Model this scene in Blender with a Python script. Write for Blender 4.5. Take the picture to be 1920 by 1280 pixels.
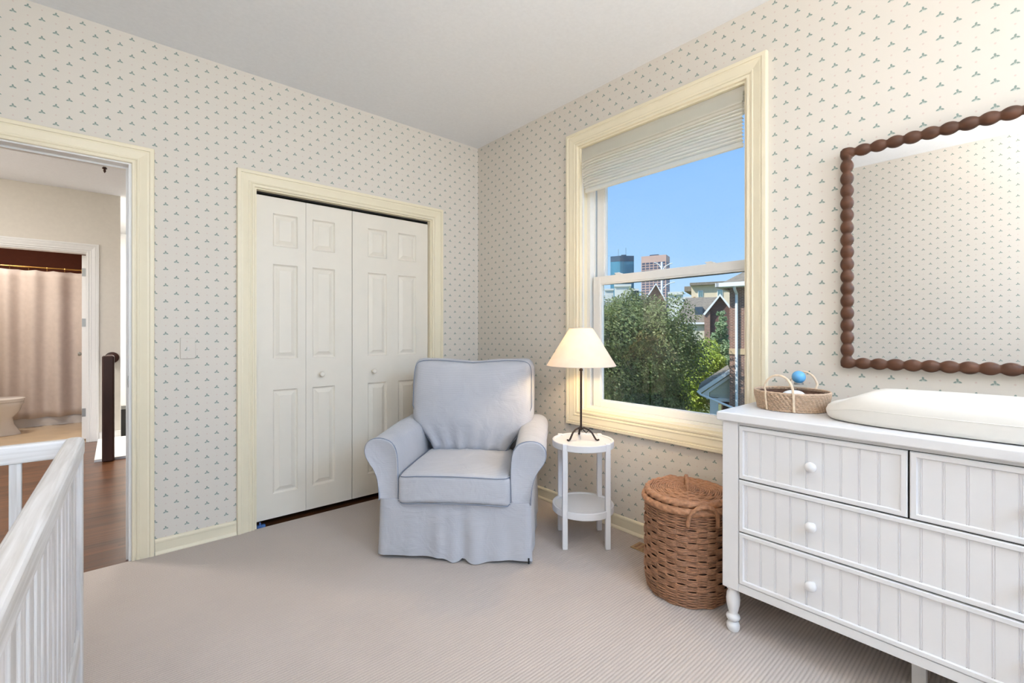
import bpy, math, random
from mathutils import Vector, Matrix, noise
random.seed(7)
PI = math.pi
D = bpy.data
for o in list(D.objects): D.objects.remove(o)
scn = bpy.context.scene
COL = scn.collection

# ------------------------------------------------------------------ camera
CAM = Vector((-2.305, -3.091, 1.185))
YAW = math.radians(49.0)
FW = Vector((math.cos(YAW), math.sin(YAW), 0)); RT = Vector((math.sin(YAW), -math.cos(YAW), 0))
cd = D.cameras.new('camera'); cam = D.objects.new('camera', cd); COL.objects.link(cam)
cam.location = CAM; cam.rotation_euler = (PI/2, 0, YAW - PI/2)
cd.sensor_width = 36; cd.lens = 16.0; cd.shift_y = -16/1920; cd.clip_start = 0.05; cd.clip_end = 3000
scn.camera = cam
def at(k, l, z=0.0):            # a place k metres ahead of the viewpoint, l metres to its right
    p = CAM + FW*k + RT*l
    return Vector((p.x, p.y, z))

# ------------------------------------------------------------------ sky, sun, exposure
def node(nt, t, **kw):
    n = nt.nodes.new(t)
    for k, v in kw.items(): setattr(n, k, v)
    return n
w = D.worlds.new('sky'); scn.world = w; w.use_nodes = True
nt = w.node_tree; nt.nodes.clear()
tc = node(nt, 'ShaderNodeTexCoord'); sx = node(nt, 'ShaderNodeSeparateXYZ')
rp = node(nt, 'ShaderNodeValToRGB'); bg = node(nt, 'ShaderNodeBackground'); wo = node(nt, 'ShaderNodeOutputWorld')
nt.links.new(tc.outputs['Generated'], sx.inputs[0]); nt.links.new(sx.outputs[2], rp.inputs[0])
rp.color_ramp.elements[0].position = 0.0; rp.color_ramp.elements[0].color = (0.58, 0.79, 0.99, 1)
rp.color_ramp.elements[1].position = 0.45; rp.color_ramp.elements[1].color = (0.22, 0.48, 0.95, 1)
e = rp.color_ramp.elements.new(0.16); e.color = (0.37, 0.63, 0.98, 1)
nt.links.new(rp.outputs[0], bg.inputs[0]); bg.inputs[1].default_value = 1.12
nt.links.new(bg.outputs[0], wo.inputs[0])

def lamp(name, kind, loc, energy, color, **kw):
    ld = D.lights.new(name, kind); ld.energy = energy; ld.color = color
    for k, v in kw.items(): setattr(ld, k, v)
    o = D.objects.new(name, ld); COL.objects.link(o); o.location = loc
    return o
def aim(o, d): o.rotation_euler = Vector(d).to_track_quat('-Z', 'Y').to_euler()
sun = lamp('sun', 'SUN', (0, 0, 20), 5.5, (1.0, 0.94, 0.84), angle=0.01)
aim(sun, (0.62, -0.30, -0.72))
# added cool fill lamps outside two invented windows behind the viewpoint
for i, (px_, py_) in enumerate(((-2.45, -4.62), (-0.85, -4.62))):
    a = lamp('window_daylight', 'AREA', (px_, -5.15, 2.65), 105, (0.52, 0.72, 1.0), shape='RECTANGLE', size=1.2, size_y=1.2)
    aim(a, (0.03, 1, -0.45))
    # added upward fill to brighten the ceiling, standing in for ground bounce
    a = lamp('window_ground_light', 'AREA', (px_, -5.1, .75), (135, 80)[i], (1.0, 0.95, 0.89), shape='RECTANGLE', size=1.2, size_y=.9)
    aim(a, (-.04, 1, .55))
# added uplight to brighten the ceiling, unseen behind the viewpoint
a = lamp('pendant_bulb', 'AREA', (-1.75, -3.6, 1.93), 78, (1.0, 0.95, 0.89), shape='DISK', size=.36); aim(a, (0, 0, 1))
# unseen hall, stairwell and bathroom lamps; the hall ones are added fill
a = lamp('hall_bulb', 'AREA', (-3.6, 1.6, 2.66), 46, (1.0, 0.95, 0.90), shape='DISK', size=0.4); aim(a, (0, 0, -1))
a = lamp('stair_daylight', 'AREA', (-1.2, 4.3, 2.5), 130, (1.0, 0.98, 0.95), shape='RECTANGLE', size=1.2, size_y=1.2); aim(a, (-0.35, .1, -1))
a = lamp('hall_wall_light', 'POINT', (-4.6, 2.2, 1.9), 36, (1.0, 0.95, 0.90), shadow_soft_size=.12)  # bare point lamp added to brighten the hall, no fixture
a = lamp('bath_bulb', 'AREA', (-3.5, 4.5, 2.6), 24, (1.0, 0.92, 0.84), shape='DISK', size=0.3); aim(a, (0, 0, -1))
vs = scn.view_settings
vs.view_transform = 'Standard'; vs.look = 'None'; vs.exposure = 0.04; vs.gamma = 1.0; vs.use_curve_mapping = False

# ------------------------------------------------------------------ materials
def srgb(r, g, b):
    f = lambda c: (c/255/12.92) if c/255 <= .04045 else ((c/255+.055)/1.055)**2.4
    return (f(r), f(g), f(b), 1)
def mat(name, col, rough=0.6, noise_amt=0.0, nscale=30.0, bump=0.0, bscale=200.0, metal=0.0, spec=0.4, stretch=None, coat=0.0, sheen=0.0):
    m = D.materials.new(name); m.use_nodes = True; nt = m.node_tree
    b = nt.nodes['Principled BSDF']; b.inputs['Roughness'].default_value = rough
    b.inputs['Metallic'].default_value = metal; b.inputs['Specular IOR Level'].default_value = spec
    b.inputs['Coat Weight'].default_value = coat; b.inputs['Sheen Weight'].default_value = sheen
    tc = node(nt, 'ShaderNodeTexCoord'); mp = node(nt, 'ShaderNodeMapping')
    nt.links.new(tc.outputs['Object'], mp.inputs[0])
    if stretch: mp.inputs['Scale'].default_value = stretch
    ns = node(nt, 'ShaderNodeTexNoise'); ns.inputs['Scale'].default_value = nscale; ns.inputs['Detail'].default_value = 4
    nt.links.new(mp.outputs[0], ns.inputs[0])
    cr = node(nt, 'ShaderNodeValToRGB')
    c = col if len(col) == 4 else (*col, 1)
    lo = tuple(max(0, x*(1-noise_amt)) for x in c[:3]) + (1,); hi = tuple(min(1, x*(1+noise_amt)) for x in c[:3]) + (1,)
    cr.color_ramp.elements[0].position = .3; cr.color_ramp.elements[1].position = .7
    cr.color_ramp.elements[0].color = lo; cr.color_ramp.elements[1].color = hi
    nt.links.new(ns.outputs[0], cr.inputs[0]); nt.links.new(cr.outputs[0], b.inputs['Base Color'])
    if bump:
        n2 = node(nt, 'ShaderNodeTexNoise'); n2.inputs['Scale'].default_value = bscale; n2.inputs['Detail'].default_value = 2
        nt.links.new(mp.outputs[0], n2.inputs[0])
        bp = node(nt, 'ShaderNodeBump'); bp.inputs['Strength'].default_value = bump; bp.inputs['Distance'].default_value = .002
        nt.links.new(n2.outputs[0], bp.inputs['Height']); nt.links.new(bp.outputs[0], b.inputs['Normal'])
    return m

class NG:      # tiny maths builder for shader graphs
    def __init__(s, m): s.nt = m.node_tree
    def m(s, op, a, b=None, c=None):
        n = node(s.nt, 'ShaderNodeMath', operation=op)
        for i, v in enumerate((a, b, c)):
            if v is None: continue
            if isinstance(v, (int, float)): n.inputs[i].default_value = v
            else: s.nt.links.new(v, n.inputs[i])
        return n.outputs[0]
    def mix(s, f, a, b):
        n = node(s.nt, 'ShaderNodeMix', data_type='RGBA')
        if isinstance(f, (int, float)): n.inputs[0].default_value = f
        else: s.nt.links.new(f, n.inputs[0])
        for i, v in ((6, a), (7, b)):
            if isinstance(v, tuple): n.inputs[i].default_value = v
            else: s.nt.links.new(v, n.inputs[i])
        return n.outputs[2]

def wallpaper(name, axis, u0, v0):
    m = D.materials.new(name); m.use_nodes = True; g = NG(m); nt = m.node_tree
    b = nt.nodes['Principled BSDF']; b.inputs['Roughness'].default_value = .75; b.inputs['Specular IOR Level'].default_value = .25
    ge = node(nt, 'ShaderNodeNewGeometry'); sp = node(nt, 'ShaderNodeSeparateXYZ'); nt.links.new(ge.outputs['Position'], sp.inputs[0])
    PU, PV = .0468, .0876
    u = g.m('DIVIDE', g.m('SUBTRACT', sp.outputs[axis], u0), PU); u = g.m('ADD', u, 200.5)
    iu = g.m('FLOOR', u); par = g.m('MODULO', iu, 2)
    fu = g.m('MULTIPLY', g.m('SUBTRACT', g.m('SUBTRACT', u, iu), .5), PU)
    v = g.m('ADD', g.m('ADD', g.m('DIVIDE', g.m('SUBTRACT', sp.outputs[2], v0), PV), 100.5), g.m('MULTIPLY', par, .5))
    fv = g.m('MULTIPLY', g.m('SUBTRACT', g.m('FRACT', v), .5), PV)
    fu = g.m('MULTIPLY', fu, g.m('SUBTRACT', 1, g.m('MULTIPLY', par, 2)))
    fu = g.m('MULTIPLY', fu, -1 if axis == 1 else 1)
    def ell(cx, cy, ang, a, bb, soft=.40):
        cx, cy, a, bb = cx*.84, cy*.84, a*.82, bb*.82
        dx = g.m('SUBTRACT', fu, cx); dy = g.m('SUBTRACT', fv, cy); c, s = math.cos(ang), math.sin(ang)
        p = g.m('ADD', g.m('MULTIPLY', dx, c/a), g.m('MULTIPLY', dy, s/a))
        q = g.m('ADD', g.m('MULTIPLY', dx, -s/bb), g.m('MULTIPLY', dy, c/bb))
        r = g.m('ADD', g.m('MULTIPLY', p, p), g.m('MULTIPLY', q, q))
        n = node(nt, 'ShaderNodeMapRange'); nt.links.new(r, n.inputs[0])
        n.inputs[1].default_value = 1-soft; n.inputs[2].default_value = 1+soft; n.inputs[3].default_value = 1; n.inputs[4].default_value = 0
        return n.outputs[0]
    dark = ell(.0004, .0060, 1.40, .0064, .0040)
    for a in ((-.0074, -.0022, .48, .0068, .0034), (.0076, -.0034, -.55, .0068, .0034), (0.0, -.0005, 1.5, .0040, .0018)):
        dark = g.m('MAXIMUM', dark, ell(*a))
    light = ell(-.0035, -.0065, .2, .0058, .0016)
    light = g.m('MAXIMUM', light, ell(.0045, -.0078, -.5, .0035, .0014))
    # faint dot half a repeat below
    fv_ = fv; fvd = g.m('SUBTRACT', g.m('ABSOLUTE', fv_), PV/2)
    r = g.m('ADD', g.m('MULTIPLY', fu, fu), g.m('MULTIPLY', fvd, fvd))
    n = node(nt, 'ShaderNodeMapRange'); nt.links.new(r, n.inputs[0])
    n.inputs[1].default_value = .0021**2; n.inputs[2].default_value = .0040**2; n.inputs[3].default_value = .55; n.inputs[4].default_value = 0
    base = srgb(223, 215, 204)
    c = g.mix(n.outputs[0], base, srgb(208, 180, 172))
    c = g.mix(g.m('MULTIPLY', light, .55), c, srgb(150, 176, 170))
    c = g.mix(g.m('MULTIPLY', dark, .85), c, srgb(112, 137, 128))
    nt.links.new(c, b.inputs['Base Color'])
    return m

M = {}
M['wallpaper_a'] = wallpaper('sprigged_wallpaper_back', 0, -2.150, 1.225)
M['wallpaper_b'] = wallpaper('sprigged_wallpaper_right', 1, -2.297, 2.629)
M['paint'] = mat('cream_wall_paint', srgb(226, 219, 208), .7, .02)
M['ceil'] = mat('ceiling_paint', srgb(236, 237, 240), .8, .02, 60, .15, 180)
M['trim'] = mat('cream_trim_paint', srgb(238, 227, 200), .38, .015, 8)
M['door'] = mat('off_white_door_paint', srgb(234, 226, 212), .42, .015, 8)
M['white'] = mat('white_trim_paint', srgb(235, 233, 230), .35, .01)
M['vinyl'] = mat('white_vinyl', srgb(238, 236, 232), .35, .01)
M['dark'] = mat('dark_void', srgb(28, 22, 20), .8)
M['bathwall'] = mat('brown_bath_paint', srgb(108, 50, 24), .7, .05)
M['dresserpaint'] = mat('white_furniture_paint', srgb(232, 230, 229), .38, .012, 6)
M['tablepaint'] = mat('white_table_paint', srgb(232, 230, 230), .35, .01, 6)
M['iron'] = mat('dark_wrought_iron', srgb(52, 40, 36), .5, .25, 60, .5, 90, metal=.5)
M['wicker'] = mat('brown_wicker', srgb(156, 114, 86), .55, .30, 55, .6, 300, stretch=(1, 1, 2))
M['wicker_rim'] = mat('twisted_wicker_rim', srgb(168, 122, 90), .5, .25, 70, .5, 300)
M['rattan'] = mat('pale_rattan', srgb(200, 172, 146), .55, .18, 90, .5, 400)
M['rattan_light'] = mat('light_cane', srgb(222, 200, 172), .45, .12, 60)
M['rattan_dark'] = mat('dark_rattan_gap', srgb(96, 68, 52), .7, .2, 60)
M['mirrorwood'] = mat('walnut_wood', srgb(80, 48, 30), .45, .28, 14, .2, 60, stretch=(1, 1, 3))
M['mirror'] = mat('mirror_glass', (.86, .87, .88), .0, metal=1.0)
M['pad'] = mat('cream_pad_foam', srgb(234, 229, 220), .45, .01)
M['blueball'] = mat('light_blue_plastic', srgb(98, 172, 224), .25, .02, coat=.4)
M['bluelabel'] = mat('dark_blue_plastic', srgb(40, 62, 150), .4)
M['soap'] = mat('white_glossy_plastic', srgb(238, 240, 246), .3)
M['chrome'] = mat('brushed_nickel', srgb(165, 165, 162), .42, metal=.8)
M['brass'] = mat('brass', srgb(196, 150, 84), .3, metal=1.0)
M['newel'] = mat('dark_stained_newel', srgb(62, 38, 30), .4, .3, 12, stretch=(1, 1, .2))
M['curtain'] = mat('linen_shower_curtain', srgb(214, 200, 190), .85, .04, 20, .3, 400)
M['porcelain'] = mat('porcelain', srgb(232, 226, 220), .18)
M['tile'] = mat('beige_bath_tile', srgb(212, 188, 156), .3, .08, 5)
M['switch'] = mat('switch_toggle', srgb(220, 215, 208), .4)
M['register'] = mat('tan_register', srgb(176, 144, 104), .5, .1)
M['bluemetal'] = mat('blue_bracket', srgb(70, 110, 170), .4)
M['lawn'] = mat('lawn', srgb(112, 122, 82), .9, .35, 3)
M['shingle'] = mat('roof_shingles', srgb(132, 124, 112), .9, .2, 6)
M['stone'] = mat('limestone_band', srgb(196, 172, 140), .9, .1, 6)
M['siding'] = mat('cream_siding', srgb(208, 208, 190), .7, .03)
M['stucco'] = mat('cream_stucco', srgb(222, 206, 180), .9, .05, 2)
M['cityw'] = mat('pale_concrete', srgb(222, 222, 216), .9, .06, .3)
M['cityglass'] = mat('teal_tower_glass', srgb(86, 140, 160), .25, .3, .03, stretch=(1, 1, .15))
M['cityglassdark'] = mat('dark_tower_crown', srgb(70, 88, 104), .4, .15, .05)
M['citybrown'] = mat('brown_tower_stone', srgb(186, 156, 142), .9, .05, .1)
M['citywin'] = mat('tower_window_glass', srgb(66, 76, 96), .3)
M['aptwin'] = mat('apartment_window_glass', srgb(110, 140, 146), .2)
M['bark'] = mat('tree_bark', srgb(86, 72, 60), .9, .3, 8)
M['whiteext'] = mat('exterior_white_paint', srgb(236, 238, 240), .5, .02)
M['blackrub'] = mat('black_plastic', srgb(24, 24, 26), .4)
M['darkgrey'] = mat('charcoal_metal', srgb(60, 58, 60), .4)

# hardwood: narrow strips along x
def strips(name, c1, c2, wid, axis=1, rough=.28, length=.9):
    m = D.materials.new(name); m.use_nodes = True; nt = m.node_tree; g = NG(m); b = nt.nodes['Principled BSDF']
    ge = node(nt, 'ShaderNodeNewGeometry'); sp = node(nt, 'ShaderNodeSeparateXYZ'); nt.links.new(ge.outputs['Position'], sp.inputs[0])
    i = g.m('FLOOR', g.m('DIVIDE', sp.outputs[axis], wid))
    wn = node(nt, 'ShaderNodeTexWhiteNoise', noise_dimensions='2D'); cb = node(nt, 'ShaderNodeCombineXYZ')
    off = g.m('MULTIPLY', g.m('FRACT', g.m('MULTIPLY', i, .617)), length)
    j = g.m('FLOOR', g.m('DIVIDE', g.m('ADD', sp.outputs[1-axis], off), length))
    nt.links.new(i, cb.inputs[0]); nt.links.new(j, cb.inputs[1]); nt.links.new(cb.outputs[0], wn.inputs[0])
    ns = node(nt, 'ShaderNodeTexNoise'); mp = node(nt, 'ShaderNodeMapping'); nt.links.new(ge.outputs['Position'], mp.inputs[0])
    mp.inputs['Scale'].default_value = (1.2, 26, 1) if axis == 1 else (26, 1.2, 1)
    nt.links.new(mp.outputs[0], ns.inputs[0]); ns.inputs['Scale'].default_value = 3; ns.inputs['Detail'].default_value = 5
    f = g.m('ADD', g.m('MULTIPLY', wn.outputs[0], .6), g.m('MULTIPLY', ns.outputs[0], .6))
    nt.links.new(g.mix(f, c1, c2), b.inputs['Base Color']); b.inputs['Roughness'].default_value = rough
    bp = node(nt, 'ShaderNodeBump'); bp.inputs['Strength'].default_value = .4; bp.inputs['Distance'].default_value = .002
    nt.links.new(ns.outputs[0], bp.inputs['Height']); nt.links.new(bp.outputs[0], b.inputs['Normal'])
    return m
M['hardwood'] = strips('dark_bamboo_floor', srgb(40, 22, 13), srgb(110, 69, 40), .032)

# carpet: fine ribs along x
def carpet():
    m = D.materials.new('ribbed_carpet'); m.use_nodes = True; nt = m.node_tree; g = NG(m); b = nt.nodes['Principled BSDF']
    ge = node(nt, 'ShaderNodeNewGeometry'); sp = node(nt, 'ShaderNodeSeparateXYZ'); nt.links.new(ge.outputs['Position'], sp.inputs[0])
    rib = g.m('ADD', g.m('MULTIPLY', g.m('SINE', g.m('MULTIPLY', sp.outputs[1], 2*PI/.0125)), .5), .5)
    rib = g.m('POWER', rib, .6)
    ns = node(nt, 'ShaderNodeTexNoise'); ns.inputs['Scale'].default_value = 260; ns.inputs['Detail'].default_value = 2; nt.links.new(ge.outputs['Position'], ns.inputs[0])
    big = node(nt, 'ShaderNodeTexNoise'); big.inputs['Scale'].default_value = 2.2; big.inputs['Detail'].default_value = 3; nt.links.new(ge.outputs['Position'], big.inputs[0])
    f = g.m('ADD', g.m('MULTIPLY', rib, .42), g.m('ADD', g.m('MULTIPLY', ns.outputs[0], .55), g.m('MULTIPLY', big.outputs[0], .30)))
    nt.links.new(g.mix(f, srgb(148, 136, 127), srgb(202, 190, 181)), b.inputs['Base Color'])
    b.inputs['Roughness'].default_value = .95; b.inputs['Specular IOR Level'].default_value = .1; b.inputs['Sheen Weight'].default_value = .15
    bp = node(nt, 'ShaderNodeBump'); bp.inputs['Strength'].default_value = .55; bp.inputs['Distance'].default_value = .004
    nt.links.new(g.m('ADD', g.m('MULTIPLY', rib, .6), g.m('MULTIPLY', ns.outputs[0], .5)), bp.inputs['Height']); nt.links.new(bp.outputs[0], b.inputs['Normal'])
    return m
M['carpet'] = carpet()

def ticking():
    m = D.materials.new('blue_grey_ticking'); m.use_nodes = True; nt = m.node_tree; g = NG(m); b = nt.nodes['Principled BSDF']
    tc = node(nt, 'ShaderNodeTexCoord'); sp = node(nt, 'ShaderNodeSeparateXYZ'); nt.links.new(tc.outputs['Object'], sp.inputs[0])
    s = g.m('ADD', sp.outputs[2], g.m('MULTIPLY', sp.outputs[1], .45))
    st = g.m('ADD', g.m('MULTIPLY', g.m('SINE', g.m('MULTIPLY', s, 2*PI/.0048)), .5), .5)
    ns = node(nt, 'ShaderNodeTexNoise'); ns.inputs['Scale'].default_value = 6; ns.inputs['Detail'].default_value = 3; nt.links.new(tc.outputs['Object'], ns.inputs[0])
    f = g.m('ADD', g.m('MULTIPLY', st, .8), g.m('MULTIPLY', g.m('SUBTRACT', ns.outputs[0], .5), .5))
    nt.links.new(g.mix(f, srgb(170, 173, 182), srgb(206, 205, 208)), b.inputs['Base Color'])
    b.inputs['Roughness'].default_value = .9; b.inputs['Sheen Weight'].default_value = .2; b.inputs['Specular IOR Level'].default_value = .15
    n2 = node(nt, 'ShaderNodeTexNoise'); n2.inputs['Scale'].default_value = 9; n2.inputs['Detail'].default_value = 4; n2.inputs['Distortion'].default_value = 1.2
    nt.links.new(tc.outputs['Object'], n2.inputs[0])
    bp = node(nt, 'ShaderNodeBump'); bp.inputs['Strength'].default_value = .35; bp.inputs['Distance'].default_value = .02
    nt.links.new(n2.outputs[0], bp.inputs['Height']); nt.links.new(bp.outputs[0], b.inputs['Normal'])
    return m
M['ticking'] = ticking()
M['piping'] = mat('grey_blue_piping', srgb(132, 140, 156), .8)

def whitewash():
    m = D.materials.new('whitewashed_oak'); m.use_nodes = True; nt = m.node_tree; g = NG(m); b = nt.nodes['Principled BSDF']
    tc = node(nt, 'ShaderNodeTexCoord')
    def grain(scale):
        mp = node(nt, 'ShaderNodeMapping'); mp.inputs['Scale'].default_value = scale; nt.links.new(tc.outputs['UV'], mp.inputs[0])
        ns = node(nt, 'ShaderNodeTexNoise'); ns.inputs['Scale'].default_value = 1; ns.inputs['Detail'].default_value = 5; ns.inputs['Distortion'].default_value = .6
        nt.links.new(mp.outputs[0], ns.inputs[0]); return ns.outputs[0]
    f = grain((3, 70, 1)); f2 = grain((1, 22, 1))
    fr = g.m('ADD', g.m('MULTIPLY', f, .6), g.m('MULTIPLY', f2, .6))
    cr = node(nt, 'ShaderNodeValToRGB'); nt.links.new(fr, cr.inputs[0])
    cr.color_ramp.elements[0].position = .42; cr.color_ramp.elements[0].color = srgb(196, 190, 184)
    cr.color_ramp.elements[1].position = .72; cr.color_ramp.elements[1].color = srgb(236, 233, 232)
    nt.links.new(cr.outputs[0], b.inputs['Base Color']); b.inputs['Roughness'].default_value = .55
    return m
M['whitewash'] = whitewash()

def brick(name, c1, c2, mortar, sc):
    m = D.materials.new(name); m.use_nodes = True; nt = m.node_tree; b = nt.nodes['Principled BSDF']
    tc = node(nt, 'ShaderNodeTexCoord'); sp = node(nt, 'ShaderNodeSeparateXYZ'); cb = node(nt, 'ShaderNodeCombineXYZ'); g = NG(m)
    nt.links.new(tc.outputs['Object'], sp.inputs[0])
    nt.links.new(g.m('ADD', sp.outputs[0], sp.outputs[1]), cb.inputs[0]); nt.links.new(sp.outputs[2], cb.inputs[1])
    br = node(nt, 'ShaderNodeTexBrick'); nt.links.new(cb.outputs[0], br.inputs[0])
    br.inputs['Color1'].default_value = c1; br.inputs['Color2'].default_value = c2; br.inputs['Mortar'].default_value = mortar
    br.inputs['Scale'].default_value = sc; br.inputs['Brick Width'].default_value = 1.0; br.inputs['Row Height'].default_value = .34; br.inputs['Mortar Size'].default_value = .035
    nt.links.new(br.outputs[0], b.inputs['Base Color']); b.inputs['Roughness'].default_value = .9
    return m
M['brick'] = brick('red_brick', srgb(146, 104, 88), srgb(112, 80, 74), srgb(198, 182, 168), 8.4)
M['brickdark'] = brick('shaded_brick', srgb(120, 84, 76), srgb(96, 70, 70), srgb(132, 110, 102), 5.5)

def foliage(name, c1, c2, sc=.9):
    m = D.materials.new(name); m.use_nodes = True; nt = m.node_tree; g = NG(m); b = nt.nodes['Principled BSDF']
    tc = node(nt, 'ShaderNodeTexCoord'); ns = node(nt, 'ShaderNodeTexNoise'); ns.inputs['Scale'].default_value = sc; ns.inputs['Detail'].default_value = 6
    ns.inputs['Roughness'].default_value = .8
    nt.links.new(tc.outputs['Object'], ns.inputs[0]); cr = node(nt, 'ShaderNodeValToRGB'); nt.links.new(ns.outputs[0], cr.inputs[0])
    cr.color_ramp.elements[0].position = .35; cr.color_ramp.elements[0].color = c1; cr.color_ramp.elements[1].position = .65; cr.color_ramp.elements[1].color = c2
    nt.links.new(cr.outputs[0], b.inputs['Base Color']); b.inputs['Roughness'].default_value = .45
    tr = node(nt, 'ShaderNodeBsdfTranslucent'); nt.links.new(cr.outputs[0], tr.inputs[0]); mx = node(nt, 'ShaderNodeMixShader'); mx.inputs[0].default_value = .3
    nt.links.new(b.outputs[0], mx.inputs[1]); nt.links.new(tr.outputs[0], mx.inputs[2]); nt.links.new(mx.outputs[0], nt.nodes['Material Output'].inputs[0])
    return m
M['leaf1'] = foliage('dark_maple_leaves', srgb(46, 66, 32), srgb(164, 178, 112))  # dark-to-pale contrast also paints shaded interior and sunlit highlights into the leaves
M['leaf2'] = foliage('bright_green_leaves', srgb(112, 150, 46), srgb(206, 222, 100))
M['leaf3'] = foliage('spruce_needles', srgb(100, 134, 96), srgb(184, 206, 160))

def glass(name, refl=1.0):
    m = D.materials.new(name); m.use_nodes = True; nt = m.node_tree; nt.nodes.clear()
    o = node(nt, 'ShaderNodeOutputMaterial'); tr = node(nt, 'ShaderNodeBsdfTransparent'); gl = node(nt, 'ShaderNodeBsdfGlossy'); gl.inputs['Roughness'].default_value = 0
    fr = node(nt, 'ShaderNodeFresnel'); fr.inputs[0].default_value = 1.5; g = NG(m); mx = node(nt, 'ShaderNodeMixShader')
    ns = node(nt, 'ShaderNodeTexNoise'); ns.inputs['Scale'].default_value = 3
    tr.inputs[0].default_value = (.97, .98, .98, 1)
    ge = node(nt, 'ShaderNodeNewGeometry'); front = g.m('SUBTRACT', 1, ge.outputs['Backfacing'])      # reflect at the outer skin only
    nt.links.new(g.m('MULTIPLY', g.m('MULTIPLY', fr.outputs[0], front), g.m('ADD', g.m('MULTIPLY', ns.outputs[0], .05), refl)), mx.inputs[0])
    nt.links.new(tr.outputs[0], mx.inputs[1]); nt.links.new(gl.outputs[0], mx.inputs[2]); nt.links.new(mx.outputs[0], o.inputs[0])
    return m
M['glass'] = glass('window_glass', 1.5)
M['bottleglass'] = glass('bottle_glass', 2.0)

def cloth_translucent(name, col, f=.45, scale=300, amt=.05):
    m = mat(name, col, .85, amt, 20, .3, scale); nt = m.node_tree; b = nt.nodes['Principled BSDF']
    tr = node(nt, 'ShaderNodeBsdfTranslucent'); tr.inputs[0].default_value = col
    mx = node(nt, 'ShaderNodeMixShader'); mx.inputs[0].default_value = f
    nt.links.new(b.outputs[0], mx.inputs[1]); nt.links.new(tr.outputs[0], mx.inputs[2]); nt.links.new(mx.outputs[0], nt.nodes['Material Output'].inputs[0])
    return m
M['shade'] = cloth_translucent('linen_lamp_shade', srgb(244, 236, 228), .40)
M['blind'] = cloth_translucent('cream_blind_fabric', srgb(250, 246, 238), .62, 300, .015)
def emit(name, col, s):
    m = D.materials.new(name); m.use_nodes = True; nt = m.node_tree; nt.nodes.clear()
    e = node(nt, 'ShaderNodeEmission'); e.inputs[0].default_value = col; e.inputs[1].default_value = s
    o = node(nt, 'ShaderNodeOutputMaterial'); nt.links.new(e.outputs[0], o.inputs[0]); return m
M['bulb'] = emit('glowing_bulb', (1, .74, .42, 1), 270)

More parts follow.
